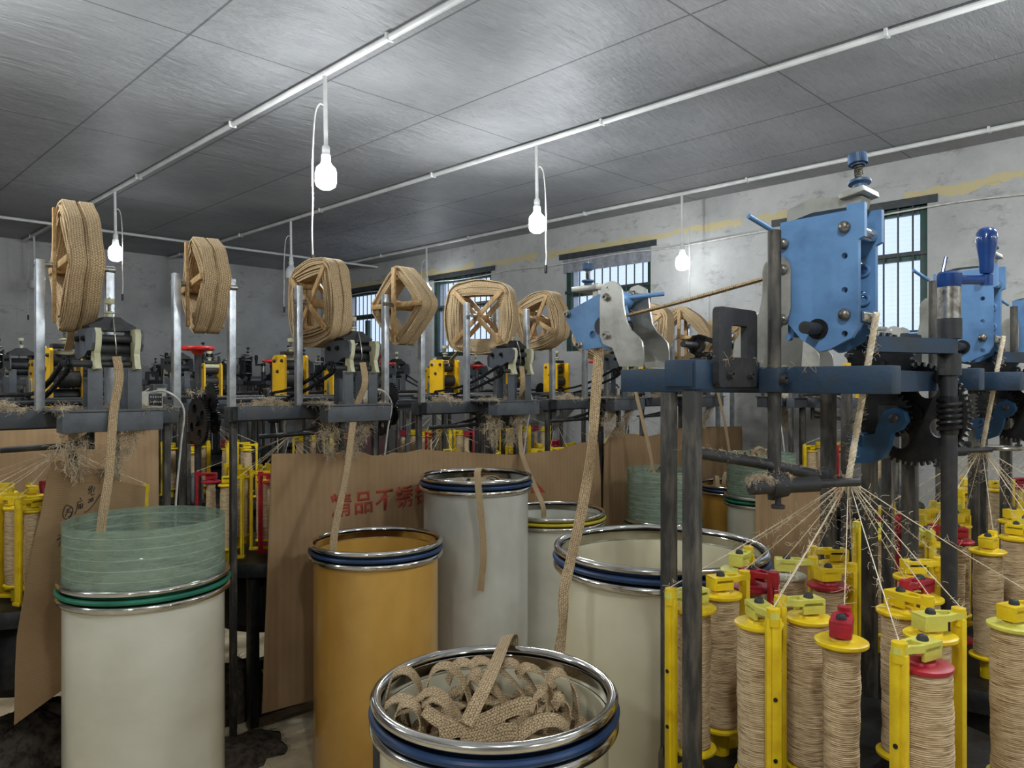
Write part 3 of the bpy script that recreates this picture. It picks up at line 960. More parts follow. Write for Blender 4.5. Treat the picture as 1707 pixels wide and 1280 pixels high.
def s_bracket(y0, z0, top=.19, foot=.11, w=.06, dirn=1):
    """S-shaped bracket outline in (y, z): upright head and a foot stepping forward"""
    pts = []
    for k in range(7):
        a = PI * k / 6
        pts.append((w / 2 * math.cos(a), top - w / 2 + w / 2 * math.sin(a)))
    pts += [(-w / 2, top * .52), (-w * .42, top * .44), (-w * .1, top * .34), (0, 0), (foot, 0), (foot, top * .13), (foot * .97, top * .24), (foot * .8, top * .33), (w * .62, top * .5), (w / 2, top * .66)]
    return [(y0 + dirn * p[0], z0 + p[1]) for p in pts]
def machine_common(t, org, cx, cy, zb, pal, posts, gear_x, gear_y, gear_z, shaft):
    """braiding deck, legs and gear train shared by every machine"""
    body = pal['dark']
    MB(org).lathe([(0, .70), (.36, .70), (.42, .712), (.42, .745), (.41, DECK), (0, DECK)], 48, Matrix.Translation((cx + .10, cy + .02, 0))).build('braiding_deck', body, t)
    mb = MB(org).lathe([(0, .42), (.30, .42), (.33, .46), (.33, .6), (.27, .70), (0, .70)], 32, Matrix.Translation((cx + .08, cy + .03, 0)))
    mb.build('gear_case', body, t)
    for sx in (-1, 1):
        for sy in (-1, 1):
            MB(org).box((cx + .08 + sx * .27, cy + .03 + sy * .27, .356), (.045, .045, .688), bev=.004).build('leg', body, t)
    for sy in (-1, 1):
        MB(org).box((cx + .08, cy + .03 + sy * .27, .08), (.495, .05, .05)).build('base_rail', body, t)
    # gear train, plane across X
    s = pal['gear_side']
    def gm(x, y, z):
        return face_x(x, y, z)
    gear_mesh(MB(org), gm(gear_x + s * .04, gear_y, gear_z), .121, 56, .016).build('gear', 'black', t)
    gear_mesh(MB(org), gm(gear_x + s * .005, gear_y + .06, gear_z + .115), .075, 30, .014, 0).build('gear', 'black', t)
    gear_mesh(MB(org), gm(gear_x - s * .02, gear_y + .045, gear_z), .06, 28, .014, 0).build('gear', 'black', t)
    # the upright worm shaft
    sx, sy, z0, z1 = shaft
    MB(org).cyl((sx, sy, z0), (sx, sy, z1), .0165, 14).build('worm_shaft', 'dark', t)
    mb = MB(org)
    pts = []
    for k in range(81):
        a = k / 80 * 2 * PI * 5.5
        pts.append((sx + .021 * math.cos(a), sy + .021 * math.sin(a), gear_z - .035 + .07 * k / 80))
    mb.tube(pts, .0052, 6)
    mb.cyl((sx, sy, gear_z - .042), (sx, sy, gear_z + .042), .019, 14)
    mb.build('worm', 'black', t)
    for (px, py, w, ztop) in posts:
        MB(org).box((px, py, ztop / 2), (w, w, ztop), bev=.003).build('post', 'post', t)

def lint_on(org, spots, n, length, parent, seed=1, mat='lint', r=.0006):
    o = MB(org).fibres(spots, n, length, r, random.Random(seed)).build('lint', mat, parent)
    o['kind'] = 'stuff'
    return o

def blue_machine(label, pal, crank=True, lint=True):
    org = Vector((C1[0], C1[1], 0))
    t = thing('braiding_machine', label, 'machine', org)
    zb = 1.635
    frame, paint = pal['frame'], pal['paint']
    posts = [(1.235, .755, .028, 1.588), (1.474, .962, .029, 1.581), (2.10, .85, .034, 1.585), (2.12, .747, .034, 1.585), (2.12, .646, .034, 1.585)]
    machine_common(t, org, C1[0], C1[1], zb, pal, posts, 1.85, .568, 1.531, (1.862, .487, DECK, 1.85))
    # frame
    MB(org).box((1.50, .79, 1.608), (.052, .62, .054), bev=.003).build('side_beam', frame, t)
    MB(org).box((2.11, .79, 1.612), (.052, .62, .054), bev=.003).build('side_beam', frame, t)
    c = MB(org).box((1.345, .772, 1.6175), (.252, .07, .057), bev=.004).build('cross_beam', frame, t)
    MB(org).box((1.217, .772, 1.6175), (.006, .058, .045), bev=.002).build('end_cap', frame, c)
    MB(org).box((1.805, 1.065, 1.612), (.555, .05, .05)).build('cross_beam', frame, t)
    MB(org).box((1.805, .545, 1.606), (.555, .05, .044)).build('cross_beam', frame, t)
    # black bracket with a window, bolted to the cross beam
    def rr(x0, z0, x1, z1, c):
        out = []
        for (cx, cz, q) in ((x1 - c, z1 - c, 0), (x0 + c, z1 - c, 1), (x0 + c, z0 + c, 2), (x1 - c, z0 + c, 3)):
            for k in range(4):
                a = PI / 2 * (q + k / 3)
                out.append((cx + c * math.cos(a), cz + c * math.sin(a)))
        return out
    b = MB(org).plate(rr(1.276, 1.594, 1.428, 1.748, .012), .014, face_y(.729, 0, 0), [rr(1.324, 1.652, 1.386, 1.715, .003)]).build('window_bracket', 'dark', t)
    for xx in (1.315, 1.395):
        hexbolt(org, (xx, .722, 1.618), (0, -1, 0), .008, 'dark', b)
    # round guide post with clamp, and the two guide rods meeting under the braiding point
    gp = MB(org).cyl((1.452, .697, 1.365), (1.452, .697, 1.912), .0133, 16).build('guide_post', 'post', t)
    MB(org).box((1.452, .70, 1.608), (.04, .046, .05), bev=.006).build('clamp', frame, gp)
    hexbolt(org, (1.44, .677, 1.61), (0, -1, 0), .0095, 'dark', gp)
    p0, p1 = at(1250, 812, 1.47), at(1432, 803, 1.50)
    rod = MB(org).cyl(p0, p0.lerp(p1, .62), .0155, 14).build('guide_rod', 'dark', t)
    MB(org).cyl(p0.lerp(p1, .62), p1, .0085, 10).build('rod_tip', 'dark', rod)
    cpt = at(1297, 808, 1.485)
    MB(org).lathe([(.012, -.016), (.024, -.016), (.026, 0), (.024, .016), (.012, .016)], 18, Matrix.Translation(cpt) @ (p1 - p0).to_track_quat('Z', 'Y').to_matrix().to_4x4()).build('collar', 'dark', rod)
    mb = MB(org).cyl(cpt + Vector((0, 0, -.02)), cpt + Vector((0, 0, -.042)), .006, 10)
    mb.cyl(cpt + Vector((0, 0, -.040)), cpt + Vector((0, 0, -.047)), .013, 12)
    mb.build('thumb_screw', 'dark', rod)
    q0, q1 = at(1142, 752, 1.46), at(1384, 797, 1.56)
    MB(org).tube(smooth_path([q0, q0.lerp(q1, .5) + Vector((0, 0, .004)), q1]), .0115, 12).build('guide_rod', 'dark', t)
    MB(org).box(at(1374, 793, 1.555), (.032, .032, .03), bev=.005).build('rod_block', 'dark', t)
    ringc = Vector((APEX1[0], APEX1[1], 1.405))
    MB(org).torus(ringc, .019, .0032, 24, 6).build('yarn_ring', 'dark', t)
    # ---- take-up head: two thick plates, bolts, rollers, pressure screw
    y0, y1 = .557, .716
    top, bot = 1.945, 1.672
    outl = [(y0, 1.715), (y0 + .012, bot + .02), (y0 + .055, bot - .002), (y0 + .075, bot - .006), (y1 - .045, bot + .02), (y1, bot + .075), (y1, top - .004), (y0 + .022, top), (y0 + .022, top + .012), (y0 - .012, top + .012), (y0 - .012, top - .055), (y0, top - .06)]
    hd = MB(org).plate(outl, .014, face_x(1.526), [circle(.583, 1.855, .0062, 12), circle(.583, 1.787, .0062, 12), circle(.583, 1.70, .0062, 12), circle(.70, 1.697, .006, 12)]).build('takeup_head', paint, t)
    MB(org).plate(outl, .014, face_x(1.62), [circle(.583, 1.855, .0062, 12), circle(.583, 1.787, .0062, 12)]).build('side_plate', paint, hd)
    MB(org).box((1.573, .70, 1.80), (.078, .012, .2)).build('back_plate', paint, hd)
    for zz, yy in ((1.905, .568), (1.735, .562)):
        MB(org).cyl((1.535, yy, zz), (1.612, yy, zz), .016 if zz > 1.8 else .0125, 16).build('roller', 'chrome', hd)
    MB(org).cyl((1.535, .655, 1.86), (1.612, .655, 1.86), .026, 18).build('roller', 'dark', hd)
    MB(org).cyl((1.535, .63, 1.735), (1.612, .63, 1.735), .034, 18).build('roller', 'dark', hd)
    for zz in (1.835, 1.775):
        MB(org).torus((0, 0, 0), .011, .0035, 16, 6, face_x(1.610, .580, zz)).build('eyelet', paint, hd)
    for yy, zz in ((.582, 1.912), (.582, 1.738), (.708, 1.895), (.708, 1.84), (.708, 1.735)):
        bolt_at(org, (1.519, yy, zz), (-1, 0, 0), .0115, 'bolt', hd)
    MB(org).cyl((1.526, .636, 1.712), (1.455, .636, 1.712), .0125, 14).build('drive_shaft', 'dark', hd)
    MB(org).lathe([(.013, 0), (.021, 0), (.021, .004), (.013, .004)], 18, face_x(1.515, .636, 1.712)).build('shaft_seal', 'black', hd)
    MB(org).cyl((1.519, .73, 1.925), (1.45, .752, 1.95), .0055, 10).build('lever_rod', paint, hd)
    # clamp bar on top with the pressure screw
    mb = MB(org)
    mb.plate([(.565, 1.958), (.66, 1.958), (.715, 1.945), (.715, 1.972), (.665, 1.988), (.56, 1.976)], .05, face_x(1.573))
    mb.build('clamp_bar', 'steel', hd)
    MB(org).box((1.573, .575, 1.983), (.085, .05, .012), (Vector((1, 0, 0)), -.2), bev=.002).build('pressure_plate', 'steel', hd)
    screw_set(hd, org, (1.573, .572, 1.986), -.17, pal['knob'])
    # steel foot bracket beside the head
    MB(org).plate(s_bracket(.722, 1.636, .235, .10, .062, 1), .006, face_x(1.5155)).build('foot_bracket', 'steel', hd)
    MB(org).plate(s_bracket(.722, 1.636, .235, .10, .062, 1), .006, face_x(1.632)).build('foot_bracket', 'steel', hd)
    # ---- nip head at the aisle end: steel S plates, blue cheek, rollers, screw
    nip = MB(org).plate(yz([(945, 521), (1000, 491), (1012, 489), (1012, 578), (975, 583), (963, 570), (952, 545), (943, 527)], 1.552), .012, face_x(1.552), [circle(*tuple(on_x(990, 558, 1.552))[1:], .0105, 14)]).build('nip_head', paint, t)
    MB(org).plate(yz([(945, 521), (1000, 491), (1012, 489), (1012, 578), (975, 583), (963, 570), (952, 545), (943, 527)], 1.552), .012, face_x(1.634)).build('side_plate', paint, nip)
    so = [(1001, 500), (1003, 482), (1010, 472), (1021, 468), (1032, 473), (1038, 484), (1040, 510), (1045, 536), (1053, 550), (1064, 560), (1071, 570), (1073, 585), (1073, 611), (1034, 611), (1028, 596), (1022, 580), (1006, 573), (1001, 560)]
    for x in (1.538, 1.652):
        MB(org).plate(yz(so, 1.538), .006, face_x(x), [circle(*tuple(on_x(1014, 481, 1.538))[1:], .005, 10)]).build('steel_bracket', 'steel', nip)
    for px, py in ((1012, 496), (1012, 559), (946, 524), (966, 575)):
        v = on_x(px, py, 1.538 if px > 1000 else 1.546)
        hexbolt(org, (1.535 if px > 1000 else 1.546, v.y, v.z), (-1, 0, 0), .0085, 'bolt', nip)
    v = on_x(1030, 500, 1.59)
    MB(org).cyl((1.558, v.y, v.z), (1.628, v.y, v.z), .023, 18).build('roller', paint, nip)
    v = on_x(1022, 545, 1.59)
    MB(org).cyl((1.541, v.y, v.z), (1.649, v.y, v.z), .024, 18).build('roller', 'dark', nip)
    v = on_x(1038, 497, 1.6)
    MB(org).cyl((1.6, v.y, v.z), (1.68, v.y - .075, v.z + .012), .0058, 10).build('lever_rod', paint, nip)
    MB(org).cyl((1.6, v.y, v.z), (1.61, v.y - .01, v.z - .06), .007, 10).build('lever', paint, nip)
    v = on_x(985, 480, 1.593)
    MB(org).box((1.593, v.y - .015, v.z - .006), (.1, .085, .014), bev=.002).build('clamp_bar', 'steel', nip)
    MB(org).box((1.593, v.y - .045, v.z - .02), (.075, .02, .05), bev=.002).build('clamp_block', 'steel', nip)
    screw_set(nip, org, (1.593, v.y + .01, v.z + .0), 0, pal['knob'], .8)
    chain(org, (1.02, 1.70), .022, (.80, 1.665), .028, 1.70, t, .01)
    mb = MB(org)
    mb.cyl((1.625, 1.02, 1.70), (1.71, 1.02, 1.70), .008, 10)
    mb.lathe([(0, -.004), (.019, -.004), (.019, .004), (0, .004)], 16, face_x(1.70, 1.02, 1.70))
    mb.build('sprocket', 'dark', t)
    mb = MB(org).cyl((1.64, .80, 1.665), (1.71, .80, 1.665), .008, 10)
    mb.lathe([(0, -.004), (.025, -.004), (.025, .004), (0, .004)], 16, face_x(1.70, .80, 1.665))
    mb.box((1.66, .80, 1.65), (.03, .05, .03), bev=.004)
    mb.build('sprocket', 'dark', t)
    # ---- worm shaft support arm, hand crank
    ax, ay = 1.862, .487
    arm0 = Vector((1.628, .585, 1.668))
    arm = MB(org).plate([(-.02, -.022), (.235, -.022), (.252, -.012), (.255, 0), (.252, .012), (.235, .022), (-.02, .018)], .032,
                        Matrix.Translation((1.635, .575, 1.683)) @ Matrix.Rotation(math.atan2(ay - .575, ax - 1.635), 4, 'Z')).build('support_arm', frame, t)
    MB(org).cyl((ax, ay, 1.70), (ax, ay, 1.745), .0255, 18).build('bearing', 'dark', arm)
    MB(org).cyl((ax, ay, 1.62), (ax, ay, 1.667), .024, 18).build('bearing', 'dark', arm)
    MB(org).cyl((ax, ay, 1.745), (ax, ay, 1.815), .0235, 18).build('shaft_sleeve', 'bolt', arm)
    ba = MB(org).plate(yz([(1425, 757), (1437, 726), (1462, 722), (1468, 700), (1478, 684), (1494, 679), (1510, 687), (1514, 702), (1504, 716), (1489, 722), (1484, 745), (1476, 763), (1455, 771), (1428, 771)], 1.80), .03, face_x(1.80)).build('bearing_arm', pal['arm'], t)
    v = on_x(1492, 697, 1.79)
    bolt_at(org, (1.785, v.y, v.z), (-1, 0, 0), .0105, 'dark', ba)
    MB(org).box((1.86, .66, 1.47), (.15, .03, .028)).build('arm_stay', pal['arm'], ba)
    MB(org).box((1.96, .60, 1.531), (.3, .04, .04)).build('gear_stay', 'dark', t)
    if crank:
        cz = 1.832
        ck = MB(org).lathe([(0, -.017), (.024, -.017), (.026, -.01), (.026, .012), (.02, .017), (0, .017)], 20, Matrix.Translation((ax, ay, cz))).build('hand_crank', pal['hand'], t)
        h = Vector((ax + .062, ay - .058, cz))
        mb = MB(org).cyl((ax + .016, ay - .015, cz), h, .0105, 12)
        mb.lathe([(0, -.012), (.0135, -.012), (.0135, .01), (.009, .012), (0, .012)], 14, Matrix.Translation(h))
        mb.build('crank_arm', pal['hand'], ck)
        MB(org).lathe([(0, 0), (.0125, .002), (.0145, .01), (.015, .03), (.0195, .06), (.0215, .078), (.0205, .092), (.015, .101), (.008, .1045), (0, .1055)], 22, Matrix.Translation(h + Vector((0, 0, .012)))).build('handle', pal['hand'], ck)
        MB(org).cyl((ax - .012, ay + .01, cz + .014), (ax - .008, ay + .004, cz + .05), .004, 8).build('set_pin', pal['hand'], ck)
    if lint:
        sp = [(1.452 + random.uniform(-.02, .05), random.uniform(.62, .9), 1.637) for _ in range(40)] + [(1.35 + random.uniform(-.08, .08), .735 + random.uniform(-.03, .03), 1.648) for _ in range(10)]
        sp += [p0.lerp(p1, f / 40) + Vector((0, 0, .014)) for f in range(0, 14)] * 3 + [q0.lerp(q1, f / 30) + Vector((0, 0, .011)) for f in range(30)]
        lint_on(org, sp, 420, .02, t, 5, r=.0003)
        ax_ = (p1 - p0).normalized()
        fl = [p0.lerp(p1, f / 60 * .36) + Vector((0, 0, .0155)) + ax_.orthogonal().normalized() * random.uniform(-.008, .008) for f in range(60)]
        lint_on(org, fl, 2600, .009, t, 6, r=.0003)
        lint_on(org, [q0.lerp(q1, f / 60) + Vector((0, 0, .0105)) for f in range(60)], 900, .008, t, 7, r=.0003)
    return t
PAL_BLUE = dict(frame='deep_blue', paint='blue', knob='knob_blue', hand='handle_blue', dark='black', arm='arm_blue', gear_side=1)
PAL_OLD = dict(frame='slate_dark', paint='green_dark', knob='dark', hand='black', dark='black', arm='slate_dark', gear_side=1)
m1 = blue_machine('nearest blue braiding machine, with the big blue plate head and hand crank', PAL_BLUE)
m2 = copy_tree(m1); m2.location.x += PITCH; m2['label'] = 'second blue braiding machine, its head right of the first worm gear'
_c = Vector((C1[0] + .045, C1[1] - .045, 1.405))
MB(Vector((C1[0], C1[1], 0))).torus(_c, .05, .0055, 30, 8).build('guide_hoop', 'bolt', m2)
m3 = copy_tree(m1); m3.location.x += 2 * PITCH; m3['label'] = 'third blue braiding machine, at the right edge beyond the second crank handle'
o1 = blue_machine('old dark green machine far back, before the grey back wall', PAL_OLD, True, False)
Y4 = 8.4
old_lab = ['far dark machine against the back wall, below the first tape reel', 'far dark machine against the back wall, left of the first red handwheel', 'far dark machine against the back wall, behind the red handwheels',
           'far dark machine against the back wall, below the reel beside the pull cord', 'far dark machine against the back wall, nearest the barred windows']
for k, x in enumerate((1.4, 2.45, 3.5, 4.55, 5.45)):
    o = o1 if k == 0 else copy_tree(o1)
    o.location = (x, Y4, 0)
    o.rotation_euler = (0, 0, PI)
    o['label'] = old_lab[k]
last_lab = ['oldest dark machine in the farthest row, at its left end', 'dark machine second from the left in the farthest row', 'dark machine third from the left in the farthest row', 'dark machine fourth from the left in the farthest row', 'dark machine in the corner by the last barred window']
for k, x in enumerate((1.7, 2.6, 3.5, 4.4, 5.2)):
    o = copy_tree(o1)
    o.location = (x, 9.25, 0)
    o.rotation_euler = (0, 0, 0)
    o['label'] = last_lab[k]

# ---- the grey machines with yellow plates (local frame: braiding point above the origin, nip head towards +y)
def grey_machine(label, reel_posts, front=True):
    t = thing('braiding_machine', label, 'machine')
    org = Vector((0, 0, 0))
    zb = 1.50
    posts = [(-.30, .335, .027, zb - .07), (.46, .335, .027, zb - .07), (-.10, .335, .027, zb - .07), (.47, -.22, .027, zb - .07), (-.30, -.36, .027, zb - .07), (.075, .425, .027, zb - .06)]
    machine_common(t, org, 0, 0, zb, dict(dark='black', gear_side=1), posts, .43, -.02, 1.42, (.445, -.09, DECK, 1.76))
    # frame
    MB(org).box((.09, .335, zb - .035), (.80, .06, .07), bev=.004).build('cross_beam', 'slate_dark', t)
    MB(org).box((.09, .42, zb - .03), (.80, .05, .06), bev=.004).build('cross_beam', 'slate_dark', t)
    MB(org).box((-.075, .11, zb - .035), (.05, .94, .07), bev=.003).build('side_beam', 'slate_dark', t)
    MB(org).box((.085, .11, zb - .035), (.05, .94, .07), bev=.003).build('side_beam', 'slate_dark', t)
    MB(org).box((0, .62, zb - .036), (.34, .075, .074), bev=.004).build('front_beam', 'slate', t)
    MB(org).box((0, .50, zb + .004), (.36, .33, .008), bev=.001).build('table_plate', 'slate', t)
    MB(org).box((.2, -.1, zb - .025), (.5, .05, .05)).build('gear_stay', 'slate_dark', t)
    MB(org).box((.09, -.345, zb - .03), (.8, .05, .06)).build('cross_beam', 'slate_dark', t)
    # nip head
    def grey_outline():
        return [(.50, 1.785), (.485, 1.75), (.49, 1.70), (.52, 1.69), (.60, 1.70), (.64, 1.72), (.68, 1.72), (.70, 1.745), (.70, 1.785), (.68, 1.80), (.52, 1.80)]
    nip = MB(org).plate(grey_outline(), .008, face_x(-.082)).build('nip_head', 'slate', t)
    MB(org).plate(grey_outline(), .008, face_x(.082)).build('side_plate', 'slate', nip)
    for x in (-.066, .066):
        MB(org).plate([(.645, 1.80), (.69, 1.80), (.702, 1.78), (.697, 1.74), (.684, 1.71), (.692, 1.675), (.702, 1.655), (.657, 1.65), (.645, 1.68), (.65, 1.72), (.643, 1.76)], .02, face_x(x)).build('cream_bracket', 'cream', nip)
        MB(org).box((x * .85, .56, 1.60), (.044, .008, .2), bev=.001).build('upright', 'slate', nip)
        MB(org).box((x * 1.0, .66, 1.58), (.05, .006, .15), bev=.001).build('upright', 'slate', nip)
        for yy in (.53, .60):
            hexbolt(org, (x * 1.31, yy, 1.765), (1 if x > 0 else -1, 0, 0), .009, 'black', nip)
    MB(org).cyl((-.056, .65, 1.765), (.056, .65, 1.765), .014, 14).build('roller', 'dark', nip)
    MB(org).cyl((-.078, .60, 1.73), (.078, .60, 1.73), .028, 18).build('roller', 'dark', nip)
    MB(org).cyl((-.078, .655, 1.672), (.17, .655, 1.672), .012, 12).build('roller_shaft', 'dark', nip)
    MB(org).cyl((-.055, .622, 1.69), (.055, .622, 1.69), .024, 18).build('roller', 'dark', nip)
    mb = MB(org)
    mb.plate([(-.075, 1.795), (.075, 1.795), (.08, 1.812), (.04, 1.83), (.025, 1.845), (-.025, 1.845), (-.045, 1.83), (-.08, 1.812)], .085, face_y(.595))
    mb.build('clamp_block', 'black', nip)
    ss = screw_set(nip, org, (0, .595, 1.843), 0, 'cream', .85)
    MB(org).tube(smooth_path([(.0, .64, 1.84), (.002, .658, 1.80), (.0, .668, 1.74), (-.003, .66, 1.71)]), .003, 6).build('tape_hook', 'bolt', nip)
    # yellow take-up plates
    outl = [(-.06, 1.503), (.07, 1.503), (.07, 1.74), (.055, 1.75), (-.045, 1.75), (-.06, 1.735)]
    th = MB(org).plate(outl, .012, face_x(-.062), [circle(.0, 1.62, .008, 10)]).build('takeup_head', 'yellow_paint', t)
    MB(org).plate(outl, .012, face_x(.062)).build('side_plate', 'yellow_paint', th)
    mb = MB(org).plate([(-.018, 1.51), (.022, 1.51), (.016, 1.60), (.0, 1.635), (-.012, 1.60)], .006, face_x(-.071))
    mb.build('adjuster_plate', 'steel', th)
    for sx in (-1, 1):
        for yy, zz in ((-.035, 1.72), (.045, 1.72), (.0, 1.665), (.045, 1.54)):
            bolt_at(org, (sx * .067, yy, zz), (sx, 0, 0), .009, 'dark', th)
    for yy, zz, r, m in ((.0, 1.70, .026, 'dark'), (.01, 1.62, .036, 'dark'), (.0, 1.55, .03, 'black')):
        MB(org).cyl((-.055, yy, zz), (.055, yy, zz), r, 18).build('roller', m, th)
    MB(org).cyl((-.068, -.02, 1.728), (.068, -.02, 1.728), .016, 14).build('guide_bar', 'cream', th)
    MB(org).box((0, .01, 1.76), (.1, .05, .02), bev=.003).build('clamp_bar', 'dark', th)
    screw_set(th, org, (0, .01, 1.768), 0, 'cream', .85)
    # roller chain from the nip shaft down to the table
    chain(org, (.655, 1.672), .026, (.12, 1.535), .022, .155, t, .02)
    for yy, zz, r in ((.655, 1.672, .024), (.12, 1.535, .02)):
        mb = MB(org).plate(gear_outline(r, 14, .005), .006, face_x(.155, yy, zz))
        mb.cyl((.12, yy, zz), (.172, yy, zz), .009, 10)
        mb.build('sprocket', 'black', t)
    MB(org).box((.188, .12, 1.522), (.03, .05, .05), bev=.004).build('bearing_block', 'black', t)
    mb = MB(org).cyl((-.3, .12, 1.535), (.44, .12, 1.535), .010, 10)
    mb.cyl((-.3, .26, 1.525), (.44, .26, 1.525), .012, 10)
    mb.build('table_shaft', 'dark', t)
    # handwheel on the worm shaft
    wx, wy, wz = .445, -.09, 1.775
    hw = MB(org).torus((wx, wy, wz), .068, .011, 36, 10).build('handwheel', 'wheel_red', t)
    mb = MB(org).lathe([(0, -.03), (.02, -.03), (.035, -.012), (.04, .0), (.02, .006), (0, .006)], 20, Matrix.Translation((wx, wy, wz)))
    for k in range(4):
        a = PI / 2 * k + .4
        mb.box((0, 0, 0), (.09, .018, .009), bev=.002, mat=Matrix.Translation((wx + .035 * math.cos(a), wy + .035 * math.sin(a), wz - .004)) @ Matrix.Rotation(a, 4, 'Z'))
    mb.build('wheel_hub', 'wheel_red', hw)
    mb = MB(org).box((wx - .02, wy + .02, 1.535), (.07, .07, .05), bev=.006)
    mb.cyl((wx, wy, 1.50), (wx, wy, 1.575), .028, 16)
    mb.build('shaft_bearing', 'dark', t)
    MB(org).box((wx + .01, wy - .03, 1.335), (.05, .06, .06), bev=.006).build('bearing_block', 'black', t)
    # yarn guide below the table
    mb = MB(org).tube(smooth_path([(-.02, .30, 1.40), (-.01, .15, 1.36), (0, .03, 1.335)]), .011, 10)
    mb.torus((0, 0, 1.335), .03, .006, 22, 8)
    mb.cyl((-.02, .30, 1.34), (-.02, .30, 1.44), .014, 10)
    mb.cyl((.26, .18, 1.345), (-.02, .30, 1.36), .012, 10)
    mb.build('yarn_guide', 'dark', t)
    # counter with a window of digits, its cable
    ct = MB(org).box((-.21, .40, zb + .035), (.085, .05, .07), bev=.004).build('length_counter', 'white_plastic', t)
    MB(org).box((-.222, .4275, zb + .036), (.05, .006, .05), bev=.002).build('counter_face', 'black', ct)
    mb = MB(org)
    for i in range(5):
        for j in range(2):
            mb.sphere((-.241 + i * .0095, .4305, zb + .047 - j * .02), .0036, 8)
    mb.build('counter_digits', 'white_plastic', ct)
    c2 = MB(org).box((-.28, .30, zb + .05), (.06, .045, .1), bev=.004).build('control_box', 'slate', t)
    MB(org).box((-.283, .324, zb + .065), (.036, .004, .036), bev=.001).build('display', 'white_plastic', c2)
    MB(org).tube(smooth_path([(-.18, .4, zb + .06), (-.25, .46, zb + .07), (-.325, .45, zb + .0), (-.335, .40, zb - .15), (-.325, .37, zb - .4), (-.325, .37, .9)], 6), .0045, 6).build('cable', 'cable_white', t)
    # drive motor under the table
    mt = MB(org).lathe([(0, 0), (.062, 0), (.068, .012), (.068, .15), (.06, .165), (.06, .185), (.05, .195), (0, .2)], 24, Matrix.Translation((-.25, -.30, .80))).build('motor', 'motor', t)
    mb = MB(org)
    for k in range(16):
        a = 2 * PI * k / 16
        mb.box((.07, 0, .08), (.008, .006, .12), mat=Matrix.Translation((-.25, -.30, .80)) @ Matrix.Rotation(a, 4, 'Z'))
    mb.build('cooling_fins', 'motor', mt)
    MB(org).box((-.25, -.30, .788), (.16, .16, .024)).build('motor_shelf', 'black', t)
    # lint caught on the table and hanging from it
    rnd = random.Random(11)
    sp = [(rnd.uniform(-.17, .17), rnd.uniform(.4, .66), zb + .012) for _ in range(60)] + [(rnd.uniform(-.3, .48), rnd.uniform(.31, .45), zb + .004) for _ in range(50)]
    lint_on(org, sp, 1300, .035, t, 21, r=.0007)
    hang = []
    for k in range(60):
        f = k / 59
        hang.append((.13 - .03 * f + rnd.gauss(0, .01 + .02 * math.sin(PI * f)), .60 - .05 * f, zb + .01 - .24 * f))
        hang.append((-.09 + .07 * f + rnd.gauss(0, .01 + .012 * math.sin(PI * f)), .62 - .07 * f, zb + .01 - .24 * f))
    lint_on(org, hang, 1300, .05, t, 22, r=.0007)
    blob = [(.3 + rnd.gauss(0, .05), .36 + rnd.gauss(0, .02), zb + rnd.uniform(.0, .03)) for k in range(40)] + [(wx + rnd.gauss(0, .03), wy + .05 + rnd.gauss(0, .03), 1.56) for _ in range(10)]
    lint_on(org, blob, 700, .035, t, 23, r=.0007)
    if reel_posts:
        for xr in (.066, -.425):
            for s in (-.118, .118):
                MB(org).box((xr + s, .42, (zb + 2.06) / 2), (.030, .030, 2.06 - zb), bev=.003).build('reel_post', 'galv', t)
    return t
lab2 = ['grey machine with yellow plates at the left, behind the green-sleeved white drum', 'grey machine with yellow plates behind the amber drum', 'grey machine with yellow plates behind the tall grey-white drum',
        'grey machine with yellow plates left of the two dark posts', 'grey machine with yellow plates beyond the blue beam, nearest the window wall']
g1 = grey_machine(lab2[0], True)
for k, (vx, _) in enumerate(ROW2):
    o = g1 if k == 0 else copy_tree(g1)
    o.location = (vx, Y2, 0)
    o.rotation_euler = (0, 0, PI)
    o['label'] = lab2[k]
lab3 = ['grey machine of the third row, seen behind the leftmost yellow plates', 'grey machine of the third row, behind the nearest red handwheel', 'grey machine of the third row, behind the second red handwheel',
        'grey machine of the third row, behind the tilted square reel', 'grey machine of the third row, at the window wall']
for k, vx in enumerate(ROW3):
    o = copy_tree(g1, skip=('reel_post',))
    o.location = (vx, Y3, 0)
    o.rotation_euler = (0, 0, 0)
    o['label'] = lab3[k]

o = copy_tree(g1, skip=('reel_post',))
o.location = (5.42, 2.0, 0)
o.rotation_euler = (0, 0, 0)
o['label'] = 'grey machine under the window wall, seen below the near blue beam'
for x in (5.602, 5.838):
    tag(MB((x, REELY, 0)).box((x, REELY, 1.03), (.03, .03, 2.06), bev=.003).build('reel_stand', 'galv'), 'galvanised upright %s the farthest tape reel' % ('before' if x < 5.7 else 'behind'), 'post').location = (x, REELY, 0)
# ---------------------------------------------------------------- tapes
VV = Vector((1, 0, 0))
def tape(label, pts, wds, w=.028, t=.003, n=8, fuzz=True, group=None):
    mb = MB()
    P = smooth_path(pts, n)
    if isinstance(wds, list):
        W = [Vector(x) for x in smooth_path(wds, n)]
    else:
        W = wds
    mb.ribbon(P, W, w, t)
    o = tag(mb.build('jute_tape', 'tape', smooth=50), label, 'tape', group)
    if fuzz:
        f = MB().fibres(P, 120, .016, .0003, random.Random(len(P)), .05).build('loose_fibres', 'lint', o)
        f['kind'] = 'stuff'
    return o
tape('jute tape running from the left nip rollers down into the green-sleeved drum', [(.90, 2.925, 1.70), (.905, 2.915, 1.62), at(189, 690, 2.70), at(182, 790, 2.66), at(170, 870, 2.62), at(160, 985, 2.6)],
     [VV, VV, VV, Vector((1, .2, 0)), Vector((1, -.1, 0)), VV], .030)
